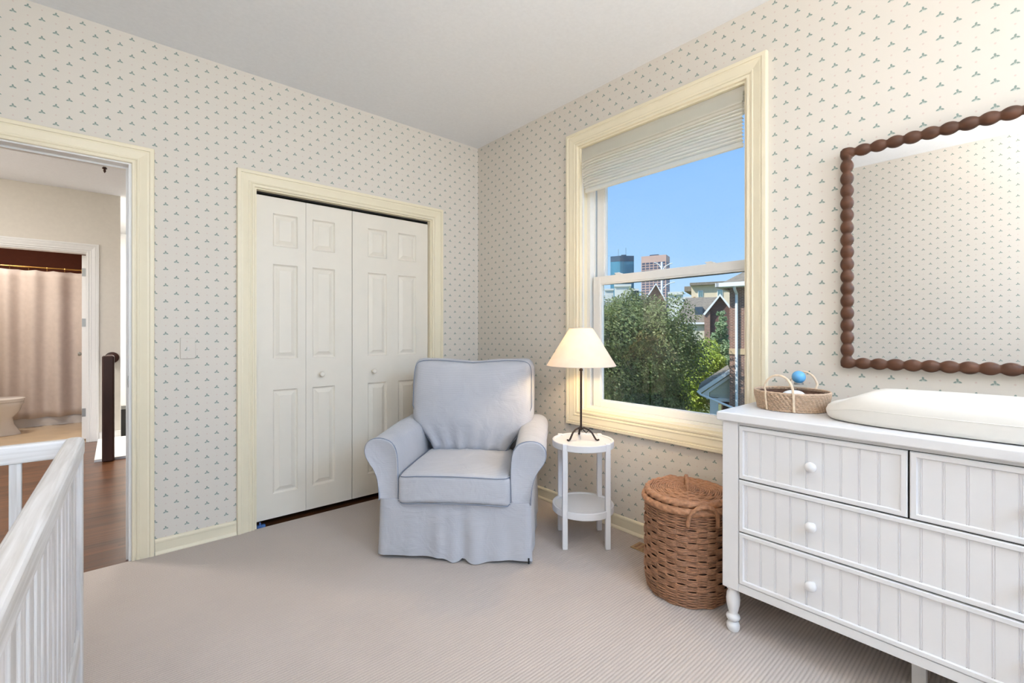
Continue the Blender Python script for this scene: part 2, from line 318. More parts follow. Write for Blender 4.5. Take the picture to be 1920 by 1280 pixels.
# ------------------------------------------------------------------ mesh builder
class MB:
    def __init__(s): s.v = []; s.f = []; s.mi = []; s.uv = []
    def add(s, vs, fs, mi=0):
        n = len(s.v); s.v += [tuple(p) for p in vs]
        for f in fs: s.f.append([i+n for i in f]); s.mi.append(mi)
        return s
    def box(s, a, b, mi=0, M4=None):
        x0, y0, z0 = a; x1, y1, z1 = b
        vs = [(x, y, z) for z in (z0, z1) for y in (y0, y1) for x in (x0, x1)]
        if M4: vs = [M4 @ Vector(p) for p in vs]
        return s.add(vs, [(0, 2, 3, 1), (4, 5, 7, 6), (0, 1, 5, 4), (2, 6, 7, 3), (0, 4, 6, 2), (1, 3, 7, 5)], mi)
    def rings(s, rs, closed=True, caps=True, mi=0, loop=False):
        n = len(rs[0]); base = len(s.v)
        for r in rs: s.v += [tuple(p) for p in r]
        R = len(rs)
        for i in range(R if loop else R-1):
            a = base+i*n; b = base+((i+1) % R)*n
            for j in range(n if closed else n-1):
                k = (j+1) % n; s.f.append([a+j, a+k, b+k, b+j]); s.mi.append(mi)
        if caps and not loop:
            s.f.append([base+j for j in reversed(range(n))]); s.mi.append(mi)
            s.f.append([base+(R-1)*n+j for j in range(n)]); s.mi.append(mi)
        return s
    def lathe(s, prof, c=(0, 0, 0), n=24, axis='z', mi=0, sx=1, sy=1):
        rs = []
        for r, h in prof:
            ring = []
            for j in range(n):
                t = 2*PI*j/n; a, b = r*math.cos(t)*sx, r*math.sin(t)*sy
                p = (a, b, h) if axis == 'z' else ((h, a, b) if axis == 'x' else (b, h, a))
                ring.append((c[0]+p[0], c[1]+p[1], c[2]+p[2]))
            rs.append(ring)
        return s.rings(rs, mi=mi)
    def tube(s, pts, r, n=8, closed=False, mi=0, flat=1.0, twist=None):
        pts = [Vector(p) for p in pts]; L = len(pts); rs = []; up = None
        for i, p in enumerate(pts):
            if closed: t = pts[(i+1) % L]-pts[i-1]
            else: t = pts[min(i+1, L-1)]-pts[max(i-1, 0)]
            if t.length < 1e-9: t = Vector((0, 0, 1))
            t.normalize()
            if up is None: up = Vector((0, 0, 1)) if abs(t.z) < .9 else Vector((1, 0, 0))
            a = t.cross(up)
            if a.length < 1e-6: a = t.cross(Vector((0, 1, 0)))
            a.normalize(); b = a.cross(t).normalized(); up = b
            rr = r(i/(L-1 if L > 1 else 1)) if callable(r) else r
            ring = []
            for j in range(n):
                ph = 2*PI*j/n; q = rr
                if twist: q = rr*(1+twist[0]*math.sin(twist[1]*ph+twist[2]*i))
                ring.append(p+a*math.cos(ph)*q+b*math.sin(ph)*q*flat)
            rs.append(ring)
        return s.rings(rs, loop=closed, mi=mi)
    def xf(s, m):
        s.v = [tuple(m @ Vector(p)) for p in s.v]; return s
    def build(s, name, m, parent=None, smooth=False, bevel=0, angle=40, sub=0, seg=2):
        me = D.meshes.new(name); me.from_pydata(s.v, [], s.f)
        ms = m if isinstance(m, (list, tuple)) else [m]
        for x in ms: me.materials.append(M[x] if isinstance(x, str) else x)
        if len(ms) > 1: me.polygons.foreach_set('material_index', s.mi)
        if s.uv:
            ul = me.uv_layers.new(name='grain'); ul.data.foreach_set('uv', [c for q in s.uv for c in q])
        if smooth:
            me.polygons.foreach_set('use_smooth', [True]*len(me.polygons))
        me.update()
        o = D.objects.new(name, me); COL.objects.link(o)
        if smooth and angle < 180:
            try: me.set_sharp_from_angle(angle=math.radians(angle))
            except Exception: pass
        if parent: o.parent = parent
        if bevel:
            b = o.modifiers.new('bevel', 'BEVEL'); b.width = bevel; b.segments = seg; b.limit_method = 'ANGLE'; b.angle_limit = math.radians(35)
        if sub:
            q = o.modifiers.new('subsurf', 'SUBSURF'); q.levels = sub; q.render_levels = sub
        return o
def thing(name, label, cat, loc=(0, 0, 0), rz=0, group=None, rot=None):
    o = D.objects.new(name, None); COL.objects.link(o); o.location = loc; o.rotation_euler = rot or (0, 0, rz)
    o['label'] = label; o['category'] = cat; o.empty_display_size = .1
    if group: o['group'] = group
    return o
def tag(o, label, cat, group=None):
    o['label'] = label; o['category'] = cat
    if group: o['group'] = group
    return o
def struct(o, parent=None): o['kind'] = 'structure'; return o
def sempty(name, loc=(0, 0, 0)):
    o = D.objects.new(name, None); COL.objects.link(o); o.location = loc; o['kind'] = 'structure'; return o
def local(mb, loc):        # shift world-built verts into a thing's frame
    mb.v = [(x-loc[0], y-loc[1], z-loc[2]) for x, y, z in mb.v]; return mb

def rbox(w, d, h, r, n=10, bias=None):      # rounded box centred on the origin, as a welded grid
    mb = MB(); idx = {}
    def lerp(t, half):
        # denser towards the edges
        return (t)*half
    ts = [math.sin((i/n-.5)*PI) for i in range(n+1)]
    ts = [(.55*t+.45*(2*i/n-1)) for i, t in enumerate(ts)]
    W, Dd, H = w/2, d/2, h/2
    def vert(p):
        q = Vector((p[0]*W, p[1]*Dd, p[2]*H))
        c = Vector((max(-W+r, min(W-r, q.x)), max(-Dd+r, min(Dd-r, q.y)), max(-H+r, min(H-r, q.z))))
        dd = q-c
        # map the square edge band onto the rounded one
        if dd.length > 1e-9:
            m_ = max(abs(dd.x), abs(dd.y), abs(dd.z)); dd = dd.normalized()*m_
        q = c+dd; key = (round(q.x, 6), round(q.y, 6), round(q.z, 6))
        if key not in idx: idx[key] = len(mb.v); mb.v.append(tuple(q))
        return idx[key]
    for ax in range(3):
        for sg in (-1, 1):
            for i in range(n):
                for j in range(n):
                    q = []
                    for a, b in ((i, j), (i+1, j), (i+1, j+1), (i, j+1)):
                        p = [0, 0, 0]; p[ax] = sg; p[(ax+1) % 3] = ts[a]; p[(ax+2) % 3] = ts[b]; q.append(vert(p))
                    if sg < 0: q.reverse()
                    if len(set(q)) >= 3: mb.f.append(list(dict.fromkeys(q))); mb.mi.append(0)
    return mb
def ss(a, b, x):
    t = max(0, min(1, (x-a)/(b-a))); return t*t*(3-2*t)

# ------------------------------------------------------------------ room shell
H = 2.74; XL = -3.15; YF = -4.45; TA = .12; TB = .18
def wall(name, axis, p0, p1, u0, u1, z0, z1, holes, mats, room_sign):
    """boxes around the holes; axis 1: plane y=p0..p1 spanning x; axis 0: plane x. mats=[room side, other]"""
    us = sorted({u0, u1, *[h[0] for h in holes], *[h[1] for h in holes]}); zs = sorted({z0, z1, *[h[2] for h in holes], *[h[3] for h in holes]})
    mb = MB()
    def inside(i, j):
        if i < 0 or j < 0 or i >= len(us)-1 or j >= len(zs)-1: return False
        a, b = (us[i]+us[i+1])/2, (zs[j]+zs[j+1])/2
        return not any(h[0] < a < h[1] and h[2] < b < h[3] for h in holes)
    P = (lambda u, p, z: (u, p, z)) if axis == 1 else (lambda u, p, z: (p, u, z))
    for i in range(len(us)-1):
        for j in range(len(zs)-1):
            if not inside(i, j): continue
            a, b, c, d = us[i], us[i+1], zs[j], zs[j+1]
            mb.add([P(a, p0, c), P(b, p0, c), P(b, p0, d), P(a, p0, d)], [(0, 1, 2, 3)], 0)
            mb.add([P(a, p1, c), P(b, p1, c), P(b, p1, d), P(a, p1, d)], [(3, 2, 1, 0)], 1)
            for (ii, jj, q) in ((i-1, j, ((a, c), (a, d))), (i+1, j, ((b, c), (b, d))), (i, j-1, ((a, c), (b, c))), (i, j+1, ((a, d), (b, d)))):
                if not inside(ii, jj):
                    (ua, za), (ub, zb) = q
                    mb.add([P(ua, p0, za), P(ub, p0, zb), P(ub, p1, zb), P(ua, p1, za)], [(0, 1, 2, 3)], 1)
    return struct(mb.build(name, mats))
DO = (-3.005, -2.245, -.03, 2.072)       # entry door opening
CL = (-1.677, -.448, -.03, 2.068)        # closet opening
WN = (-2.175, -1.108, .672, 2.413)       # window opening (y0,y1,z0,z1)
BW = [(-3.0, -1.9, 1.0, 2.5), (-1.4, -.3, 1.0, 2.5)]  # openings invented behind the viewpoint to let the fill lamps in
wall('wall_back', 1, 0, TA, XL-.12, 0, -.03, H, [DO, CL], ['wallpaper_a', 'paint'], -1)
wall('wall_right', 0, 0, TB, YF, TA, -.03, H, [WN], ['wallpaper_b', 'paint'], -1)
wall('wall_left', 0, XL, XL-.12, YF, 0, -.03, H, [], ['wallpaper_b', 'paint'], 1)
wall('wall_front', 1, YF, YF-.12, XL, 0, -.03, H, BW, ['wallpaper_a', 'paint'], 1)
struct(MB().box((XL-.12, YF-.12, -.06), (0, -.002, 0)).build('floor', 'carpet'))
struct(MB().box((XL-.12, YF-.12, H), (TB, TA, H+.1)).build('ceiling', 'ceil'))

# mouldings
CAS = [(0, 0), (0, .010), (.003, .013), (.012, .013), (.014, .009), (.018, .009), (.020, .013), (.026, .0155), (.030, .0155), (.032, .013), (.038, .014),
       (.062, .019), (.072, .018), (.074, .023), (.090, .023), (.093, .019), (.094, 0)]
def casing(name, axis, plane, sgn, u0, u1, z0, z1, closed, m='trim', prof=CAS, parent=None):
    if closed: st = [(u0, z0, -1, -1), (u1, z0, 1, -1), (u1, z1, 1, 1), (u0, z1, -1, 1)]
    else: st = [(u0, z0, -1, 0), (u0, z1, -1, 1), (u1, z1, 1, 1), (u1, z0, 1, 0)]
    rs = []
    for u, z, du, dz in st:
        ring = []
        for o, t in prof:
            a, b, c = u+du*o, z+dz*o, plane+sgn*t
            ring.append((a, c, b) if axis == 1 else (c, a, b))
        rs.append(ring)
    mb = MB().rings(rs, loop=closed)
    return mb.build(name, m, parent)
struct(casing('trim_1', 1, 0, -1, DO[0], DO[1], 0, DO[3]-.004, False))
struct(casing('trim_2', 1, 0, -1, CL[0], CL[1], 0, CL[3]-.004, False))
struct(casing('trim_3', 0, 0, -1, WN[0], WN[1], WN[2], WN[3], True))
struct(casing('trim_4', 1, TA, 1, DO[0], DO[1], 0, DO[3]-.004, False, 'white'))
BASE = [(0, 0), (.020, 0), (.020, .006), (.017, .013), (.012, .018), (.012, .062), (.014, .064), (.014, .074), (.010, .080), (0, .082)]
def baseboard(name, axis, plane, sgn, a, b, m='trim'):
    rs = []
    for u in (a, b):
        rs.append([((u, plane+sgn*o, z) if axis == 1 else (plane+sgn*o, u, z)) for o, z in BASE])
    return struct(MB().rings(rs).build(name, m))
baseboard('baseboard_back', 1, 0, -1, DO[1]+.095, CL[0]-.095)
baseboard('baseboard_corner', 1, 0, -1, CL[1]+.095, -.001)
baseboard('baseboard_right', 0, 0, -1, YF, -.001)
baseboard('baseboard_left', 0, XL, 1, YF, -.001)
# door jambs
def jamb(name, o, m, stop=True, y0=0, y1=TA):
    mb = MB(); x0, x1, z1 = o[0], o[1], o[3]
    t = .012
    mb.box((x0, y0, -.02), (x0+t, y1, z1)); mb.box((x1-t, y0, -.02), (x1, y1, z1)); mb.box((x0+t, y0, z1-t), (x1-t, y1, z1))
    if stop:
        c = (y0+y1)/2+.015
        mb.box((x1-t-.01, c-.015, -.02), (x1-t, c+.015, z1-t)); mb.box((x0+t, c-.015, -.02), (x0+t+.01, c+.015, z1-t)); mb.box((x0+t+.01, c-.015, z1-t-.01), (x1-t-.01, c+.015, z1-t))
    return struct(mb.build(name, m))
jamb('trim_5', DO, 'white'); jamb('trim_6', CL, 'trim', False)
struct(MB().lathe([(.0001, 0), (.018, 0), (.018, .002), (.006, .003), (.0001, .003)], n=20, axis='x', sy=1.7).xf(Matrix.Translation((DO[1]-.0125, .03, .93)) @ Matrix.Rotation(PI, 4, 'Z')).build('trim_7', 'chrome', None, True))

# ------------------------------------------------------------------ closet bifold doors
def leaf(w, h, px0, px1, pz, t=.032):
    mb = MB(); xs = [0, px0, px1, w]; zs = [0]+[z for p in pz for z in p]+[h]
    for i in range(3):
        for j in range(len(zs)-1):
            a, b, c, d = xs[i], xs[i+1], zs[j], zs[j+1]
            if i == 1 and j % 2 == 1:
                lv = [(0, 0), (.005, .008), (.010, .012), (.015, .012), (.036, .0025), (.038, .001)]
                rs = [[(a+o, q, c+o), (b-o, q, c+o), (b-o, q, d-o), (a+o, q, d-o)] for o, q in lv]
                mb.rings(rs, caps=False); mb.add(rs[-1], [(0, 1, 2, 3)])
            else: mb.add([(a, 0, c), (b, 0, c), (b, 0, d), (a, 0, d)], [(0, 1, 2, 3)])
    mb.add([(0, 0, 0), (w, 0, 0), (w, 0, h), (0, 0, h), (0, t, 0), (w, t, 0), (w, t, h), (0, t, h)], [(0, 4, 5, 1), (1, 5, 6, 2), (2, 6, 7, 3), (3, 7, 4, 0), (4, 7, 6, 5)])
    return mb
xsL = [-1.662, -1.371, -1.066, -.761, -.463]
pzs = [(.15, .80), (.995, 1.588), (1.70, 1.905)]
for k in range(2):
    dr = sempty('door_%d' % (k+1), (xsL[2*k], .035, .028))
    dr['label'] = 'left pair of cream bifold closet panels' if k == 0 else 'right pair of cream bifold closet panels, partly behind the armchair'
    dr['category'] = 'closet door'
    for q in range(2):
        i = 2*k+q; w_ = xsL[i+1]-xsL[i]-.0016
        offs = [(.094, .240), (.040, .187), (.112, .258), (.045, .195)][i]
        lf = leaf(w_, 2.006, offs[0], offs[1], pzs).build('door_leaf', 'door', dr); lf.location = (xsL[i]-xsL[2*k]+.0008+(.002 if i == 2 else 0), 0, 0)
    kx = (-1.276, -.913)[k]-xsL[2*k]
    MB().lathe([(.0001, 0), (.009, 0), (.007, -.012), (.012, -.018), (.017, -.024), (.0175, -.030), (.013, -.037), (.0001, -.039)], n=20, axis='y').xf(Matrix.Translation((kx, 0, .885))).build('knob', 'door', dr, True)
tag(MB().box((-1.66, .006, -.004), (-1.615, .030, .010)).box((-1.647, .012, .010), (-1.640, .02, .028)).build('pivot_bracket', 'bluemetal'), 'small blue metal pivot bracket on the floor at the left foot of the closet', 'bracket')
# closet inside, dark
mb = MB(); mb.box((CL[0], TA, -.03), (CL[1], .75, -.012), 1)
mb.box((CL[0]-.3, .75, -.03), (CL[1]+.3, .8, 2.3), 0); mb.box((CL[0]-.32, TA, -.03), (CL[0]-.3, .8, 2.3)); mb.box((CL[1]+.3, TA, -.03), (CL[1]+.32, .8, 2.3)); mb.box((CL[0]-.3, TA, 2.28), (CL[1]+.3, .8, 2.3))
mb.box((CL[0], -.001, -.03), (CL[1], TA, -.006), 1)
struct(mb.build('wall_closet', ['dark', 'hardwood']))
tag(MB().box((CL[0]+.014, .042, 2.046), (CL[1]-.014, .066, 2.056)).build('bifold_track', 'dark'), 'dark metal track above the bifold closet doors', 'track')

# ------------------------------------------------------------------ light switch
sw = thing('light_switch', 'wallpapered light switch plate between the doorway and the closet', 'light switch', (-2.005, 0, 1.10))
MB().box((-.035, -.009, -.058), (.035, -.0005, .058)).build('plate', 'wallpaper_a', sw, bevel=.003)
MB().box((-.005, -.012, -.011), (.005, -.007, .011)).box((-.004, -.019, .0), (.004, -.011, .008)).build('toggle', 'switch', sw)
for dz in (.03, -.03): MB().lathe([(.0001, -.0085), (.003, -.0085), (.003, -.007), (.0001, -.007)], n=10, axis='y').xf(Matrix.Translation((0, 0, dz))).build('screw', 'chrome', sw)

# ------------------------------------------------------------------ window
win = sempty('window_1')
y0, y1, z0, z1 = WN; mb = MB()
t = .014
mb.box((0.0, y0+.012, z0), (TB, y1-.012, z0+.012)); mb.box((0.0, y0+.012, z1-.012), (TB, y1-.012, z1)); mb.box((0, y1-.012, z0), (TB, y1, z1)); mb.box((0, y0, z0), (TB, y0+.012, z1))
mb.build('jamb_lining', 'trim', win)
fa, fb = y1-.012, y0+.012
mb = MB()   # vinyl frame
for (a, b) in ((fa-.026, fa), (fb, fb+.010)):
    mb.box((.075, a, z0+.012), (.175, b, z1-.012))
mb.box((.075, fb+.010, z0+.012), (.175, fa-.026, z0+.03)); mb.box((.075, fb+.010, z1-.04), (.175, fa-.026, z1-.012))
mb.box((.118, fa-.034, z0+.03), (.124, fa-.026, z1-.04)); mb.box((.02, fa-.012, z0+.012), (.030, fa, z1-.012))
mb.build('window_frame', 'vinyl', win)
ga, gb = -1.222, -2.136         # glass edges
def sash(xa, xb, zb, zt, rb, rt, nm):
    s = MB(); L, R_ = ga+.058, gb-.022
    s.box((xa, ga, zb), (xb, L, zt)); s.box((xa, R_, zb), (xb, gb, zt)); s.box((xa, gb, zb), (xb, ga, zb+rb)); s.box((xa, gb, zt-rt), (xb, ga, zt))
    o = s.build(nm, 'vinyl', win, bevel=.003)
    MB().box(((xa+xb)/2-.002, gb, zb+rb), ((xa+xb)/2+.002, ga, zt-rt)).build('pane', 'glass', o)
    b = MB(); q = .008
    b.box((xa+.004, ga-q, zb+rb), (xb-.004, ga, zt-rt)); b.box((xa+.004, gb, zb+rb), (xb-.004, gb+q, zt-rt)); b.box((xa+.004, gb+q, zb+rb), (xb-.004, ga-q, zb+rb+q)); b.box((xa+.004, gb+q, zt-rt-q), (xb-.004, ga-q, zt-rt))
    b.build('glazing_bead', 'vinyl', o)
    return o
lo_ = sash(.085, .118, .702, 1.555, .040, .048, 'lower_sash')
up_ = sash(.126, .158, 1.508, 2.373, .045, .045, 'upper_sash')
for yy in (-1.36, -1.95):
    MB().box((.088, yy-.022, 1.555), (.112, yy+.022, 1.562)).box((.090, yy-.006, 1.562), (.108, yy+.03, 1.568)).build('sash_lock', 'vinyl', lo_, bevel=.002)
# blind
bl = thing('window_blind', 'cream fabric pleated blind drawn up to the top of the window', 'blind', (.03, (y0+y1)/2, z1-.014))
hw = (y1-y0)/2-.016
MB().box((-.015, -hw, -.028), (.03, hw, 0)).build('head_rail', 'blind', bl, bevel=.004)
mb = MB(); prof = []; nf = 11; zt, zb = -.022, -.30
prof.append((-.018, zt)); prof.append((-.022, -.05))
for i in range(nf):
    f = i/nf; z = -.075+(zb+.075+.03)*f; st = ((zb+.075+.03)/nf)
    prof += [(-.020, z), (-.032-.003*math.sin(i*1.7), z+st*.35), (-.031, z+st*.70), (-.020, z+st*.86), (-.006, z+st*.80)]
prof += [(-.02, zb+.028), (-.024, zb+.018), (-.024, zb), (-.012, zb-.002), (-.010, zb+.02)]
back = [(.006, zb+.02), (.004, zt)]
prof_all = prof
rs = []; ny = 44
for j in range(ny+1):
    y = -hw*.985+2*hw*.985*j/ny; ring = []
    for k, (x, z) in enumerate(prof_all):
        env = math.sin(max(0, min(1, (z-zt)/(zb-zt)))*PI)
        edge = ss(.86, 1.0, y/hw); e2 = ss(.86, 1.0, -y/hw)
        sag = .003*math.sin(y*9+z*12)*env - .020*edge*env + .0015*noise.noise(Vector((y*8, z*10, 1)))
        yy = y - (.03*edge*ss(0, 1, (zt-z)/.3))
        ring.append((x-.001*env*math.sin(y*21+z*60), yy, z+sag*.6))
    rs.append(ring)
mb.rings(rs, closed=False, caps=False); mb.build('pleated_fabric', 'blind', bl, True, angle=50)
# string lights outside
sl = thing('string_light', 'black outdoor string light cable with small bulbs outside the window', 'string light', (.26, -1.75, 1.49))
pts = [(-.08, -.77, .05)]+[(.0, -.75+1.6*i/20, .035-.01*math.sin(i/20*PI)) for i in range(21)]+[(-.08, .87, .05)]
MB().tube(pts, .003, 6).build('cable', 'blackrub', sl, True)
for yy, dz in ((-.342, .036), (.640, .018)):
    MB().tube([(0, yy, dz+.002), (0, yy, dz-.030)], .007, 8).build('bulb_socket', 'blackrub', sl, True)
    MB().lathe([(.0001, -.058), (.006, -.055), (.009, -.045), (.006, -.032), (.0001, -.030)], (0, yy, dz), 12).build('bulb', 'bottleglass', sl, True)

# ------------------------------------------------------------------ armchair
ce = (RT*.807 - FW*.076).normalized(); cang = math.atan2(ce.y, ce.x)
ch = thing('armchair', 'blue-grey striped slipcovered armchair with rolled arms in front of the closet', 'armchair', at(2.352, -.302, 0), cang)
def nz(x, y, z, s=6, seed=0): return noise.noise(Vector((x*s+seed, y*s, z*s)))
# skirt
def skirt_loop(w, d, r, z, amp, n=200):
    pts = []; per = 2*(w+d)
    for i in range(n):
        s = i/n*per
        if s < w: x, y, nx, ny = -w/2+s, 0, 0, -1
        elif s < w+d: x, y, nx, ny = w/2, s-w, 1, 0
        elif s < 2*w+d: x, y, nx, ny = w/2-(s-w-d), d, 0, 1
        else: x, y, nx, ny = -w/2, d-(s-2*w-d), -1, 0
        cx, cy = max(-w/2+r, min(w/2-r, x)), max(r, min(d-r, y)); v = Vector((x-cx, y-cy))
        if v.length > r: v = v.normalized()*r; x, y = cx+v.x, cy+v.y
        f = 0
        if s < w:
            u = s/w; f = .020*math.exp(-((u-.50)/.04)**2)-.012*math.exp(-((u-.565)/.03)**2)+.024*math.exp(-((u-.65)/.06)**2)+.010*math.exp(-((u-.40)/.03)**2)+.006*math.sin(u*34)*ss(.1, .3, u)*(1-ss(.8, .95, u)) - .008*math.exp(-((u-.27)/.05)**2)
        else: f = .006*math.sin(s*26)
        f = f*amp + .006*amp*nz(x, y, z, 9)
        dz = 0
        if s < w: dz = -.018*amp**2*math.exp(-(((s/w)-.50)/.05)**2) + .012*amp**2*math.exp(-(((s/w)-.565)/.02)**2)-.018*amp**2*math.exp(-(((s/w)-.66)/.09)**2) + .008*amp
        pts.append((x+nx*f, y+ny*f, z+dz))
    return pts
sk = MB(); rs = []
for k in range(15):
    t_ = k/14; z = .315-.300*t_
    rs.append(skirt_loop(.800+.012*t_, .80, .03, z, t_**.8))
rs.insert(0, skirt_loop(.74, .74, .02, .318, 0)); 
rs[0] = [(x, y+.03, z) for x, y, z in rs[0]]
sk.rings(rs); sk.build('skirt', 'ticking', ch, True, angle=70)
tub = MB().box((.385, -.004, .012), (.393, .0, .04)); tub.build('zip_pull', 'blackrub', ch)
# arms
def arm_profile():
    o = [(.398, .29), (.400, .36), (.408, .42), (.428, .47), (.455, .505), (.474, .54), (.478, .575), (.466, .605), (.440, .625), (.405, .632), (.365, .628), (.332, .612), (.312, .585), (.302, .545), (.298, .48), (.296, .38), (.296, .29)]
    return o
def smooth_closed(p, it=1, keep=()):
    for _ in range(it):
        q = []
        for i in range(len(p)):
            a, b = Vector(p[i]), Vector(p[(i+1) % len(p)]); q += [tuple(a*.75+b*.25), tuple(a*.25+b*.75)]
        p = q
    return p
AP = smooth_closed(arm_profile(), 1); acx, acz = .375, .47
for sg in (-1, 1):
    rs = []; stn = [(-.009, .93), (-.011, .965), (-.007, .99), (0.0, 1.0)]+[(y_/20*.72, 1.0) for y_ in range(1, 21)]
    for y, s in stn:
        ring = []
        for x, z in AP:
            xx, zz = acx+(x-acx)*s, acz+(z-acz)*s
            back_in = .010*ss(.1, .6, y)*(1 if x < .33 else 0)
            wv = .004*nz(x, y, z, 8, sg*3)
            ring.append((sg*(xx+wv-back_in), y+.010+.012*ss(.36, .29, z)*ss(.3, .0, y)+.004*nz(x, y, z, 12), zz+wv+.012*ss(0, .6, y)*(1 if z > .5 else 0)))
        if sg < 0: ring.reverse()
        rs.append(ring)
    arm = MB().rings(rs).build('arm', 'ticking', ch, True, angle=75)
    pp = [(sg*(acx+(x-acx)*1.005), .004, acz+(z-acz)*1.005) for x, z in AP if z > .30]
    MB().tube(pp, .0027, 6).build('arm_piping', 'piping', arm, True)
# back frame
b = rbox(.77, .17, .72, .05, 14)
b.v = [(x*(1-.02*ss(.2, -.4, z)), y+.10*(z+.36)/.72+.004*nz(x, y, z, 8), z) for x, y, z in b.v]
b.xf(Matrix.Translation((0, .66, .63))).build('back_frame', 'ticking', ch, True, angle=180)
# back cushion
def back_shape(x, y, z):
    u, v = x/.385, z/.285                      # -1..1
    narrow = 1-.36*ss(-.22, -.92, v)
    pf = max(0, 1-abs(u)**2.6)*max(0, 1-abs(v)**2.6)
    yy = y*(1.0) - (.055*pf if y < 0 else 0)
    # pinched corners, wrinkles fanning from the lower corners
    w_ = .010*nz(x, y, z, 5, 4)+.004*nz(x*2, y, z*.6, 12, 8)
    low = ss(-.1, -.8, v)
    w_ += .010*low*math.sin(26*u+9*v*u) * (1-abs(u)*.3)
    yy -= w_
    zz = z + .010*math.cos(u*PI/2)*(1 if v > .5 else 0)*ss(.5, 1, v) + .014*(abs(u)**4)*ss(.6, 1, v) - .018*math.exp(-(u/.30)**2)*ss(.7, 1, v)
    return x*narrow, yy + .075*(v*.5+.5), zz
b = rbox(.77, .17, .57, .055, 30)
b.v = [back_shape(*p) for p in b.v]
bc = b.xf(Matrix.Translation((0, .545, .725))).build('back_cushion', 'ticking', ch, True, angle=180)
pts = []
for i in range(120):
    t_ = 2*PI*i/120; c, s = math.cos(t_), math.sin(t_)
    x = .378*math.copysign(abs(c)**.20, c); z = .279*math.copysign(abs(s)**.20, s)
    X, Y, Z = back_shape(x, -.066, z); pts.append((X, Y+.545-.004, Z+.725))
MB().tube(pts, .0027, 6, closed=True).build('cushion_piping', 'piping', bc, True)
# seat cushion
def seat_shape(x, y, z):
    u, v = x/.293, y/.29
    pf = max(0, 1-abs(u)**3)*max(0, 1-abs(v)**3)
    zz = z+(.020*pf if z > 0 else -.004*pf)+.005*nz(x, y, z, 6, 2)
    if y < -.2: zz += .008*math.sin((u+.6)*2.4)*ss(-.2, -.29, y)
    xx = x*(1-.08*ss(-.25, .29, y)); yy = y-.012*(1-abs(u)**3)*(1 if y < -.2 else 0)
    yy -= .003*nz(x, y, z, 18, 9)
    return xx, yy, zz
b = rbox(.586, .58, .150, .026, 26)
b.v = [seat_shape(*p) for p in b.v]
sc = b.xf(Matrix.Translation((0.001, .270, .378))).build('seat_cushion', 'ticking', ch, True, angle=180)
for zz in (.066, -.067):
    pts = []
    for i in range(120):
        t_ = 2*PI*i/120; c, s = math.cos(t_), math.sin(t_)
        x = .292*math.copysign(abs(c)**.14, c); y = .291*math.copysign(abs(s)**.14, s)
        X, Y, Z = seat_shape(x, y, zz); pts.append((X+.001, Y+.270, Z+.378+(.004 if zz > 0 else -.003)))
    MB().tube(pts, .0026, 6, closed=True).build('cushion_piping', 'piping', sc, True)
MB().tube([(-.296, -.001, .308), (-.15, -.002, .303), (0, -.002, .302), (.15, -.002, .303), (.296, -.001, .308)], .002, 6).build('seam', 'piping', ch, True)

# ------------------------------------------------------------------ side table
RZ = math.atan2(RT.y, RT.x)
tl = at(2.62, .408, 0)
tb = thing('side_table', 'round white two-tier side table between the armchair and the wicker hamper', 'side table', tl, RZ)
def disc(z, r, th, lip):
    return MB().lathe([(.0001, z-th), (r-.004, z-th), (r, z-th+.004), (r, z+lip-.003), (r-.003, z+lip), (r-.012, z+lip), (r-.015, z+lip-.002), (r-.016, z), (.0001, z)], n=72)
disc(.568, .175, .032, .007).build('table_top', 'tablepaint', tb, True, angle=40)
disc(.205, .175, .034, .007).build('shelf', 'tablepaint', tb, True, angle=40)
for sx_ in (-1, 1):
    for sy_ in (-1, 1):
        cx, cy = sx_*.1175, sy_*.122
        MB().box((cx-.0145, cy-.0145, 0), (cx+.0145, cy+.0145, .5785)).build('leg', 'tablepaint', tb, bevel=.004)

# ------------------------------------------------------------------ table lamp
ll = at(2.65, .402, .568)
lp = thing('table_lamp', 'lit table lamp with dark iron tripod base and cone linen shade', 'table lamp', ll, RZ)
MB().tube([(0, 0, .05+i*.04) for i in range(11)]+[(0, 0, .475)], .0062, 8).lathe([(.0001, .395), (.010, .397), (.011, .402), (.010, .407), (.0001, .409)], n=12).build('pole', 'iron', lp, True)
for a_ in (PI*1.21, -PI*.18, PI*.49):
    c, s = math.cos(a_), math.sin(a_)
    prof = [(.0, .062), (.02, .066), (.045, .060), (.068, .044), (.082, .022), (.092, .008), (.102, .006), (.110, .010)]
    MB().tube([(r*c, r*s, z) for r, z in prof], .0062, 8, flat=.8).build('foot', 'iron', lp, True)
MB().tube([(.006, 0, .06), (.03, .0, .035), (.055, .02, .058), (.075, .03, .052)], .003, 6).build('cord', 'blackrub', lp, True)
zb_, zt_ = .997-.568, 1.213-.568
sh = MB(); n = 64
def cone(r0, r1, za, zb2, nn=10): return [[((r0+(r1-r0)*t_/nn)*math.cos(2*PI*j/n), (r0+(r1-r0)*t_/nn)*math.sin(2*PI*j/n), za+(zb2-za)*t_/nn) for j in range(n)] for t_ in range(nn+1)]
sh.rings(cone(.200, .067, zb_, zt_)+cone(.0655, .1985, zt_, zb_), loop=True)
shd = sh.build('lamp_shade', 'shade', lp, True, angle=50)
for r, z in ((.2, zb_), (.067, zt_)):
    MB().tube([(r*math.cos(2*PI*i/64), r*math.sin(2*PI*i/64), z) for i in range(64)], .002, 6, closed=True).build('shade_rim', 'shade', shd, True)
mb = MB()
for i in range(3):
    a_ = 2*PI*i/3; mb.tube([(0, 0, zt_-.02), (.066*math.cos(a_), .066*math.sin(a_), zt_-.004)], .0015, 5)
mb.build('shade_spider', 'iron', shd, True)
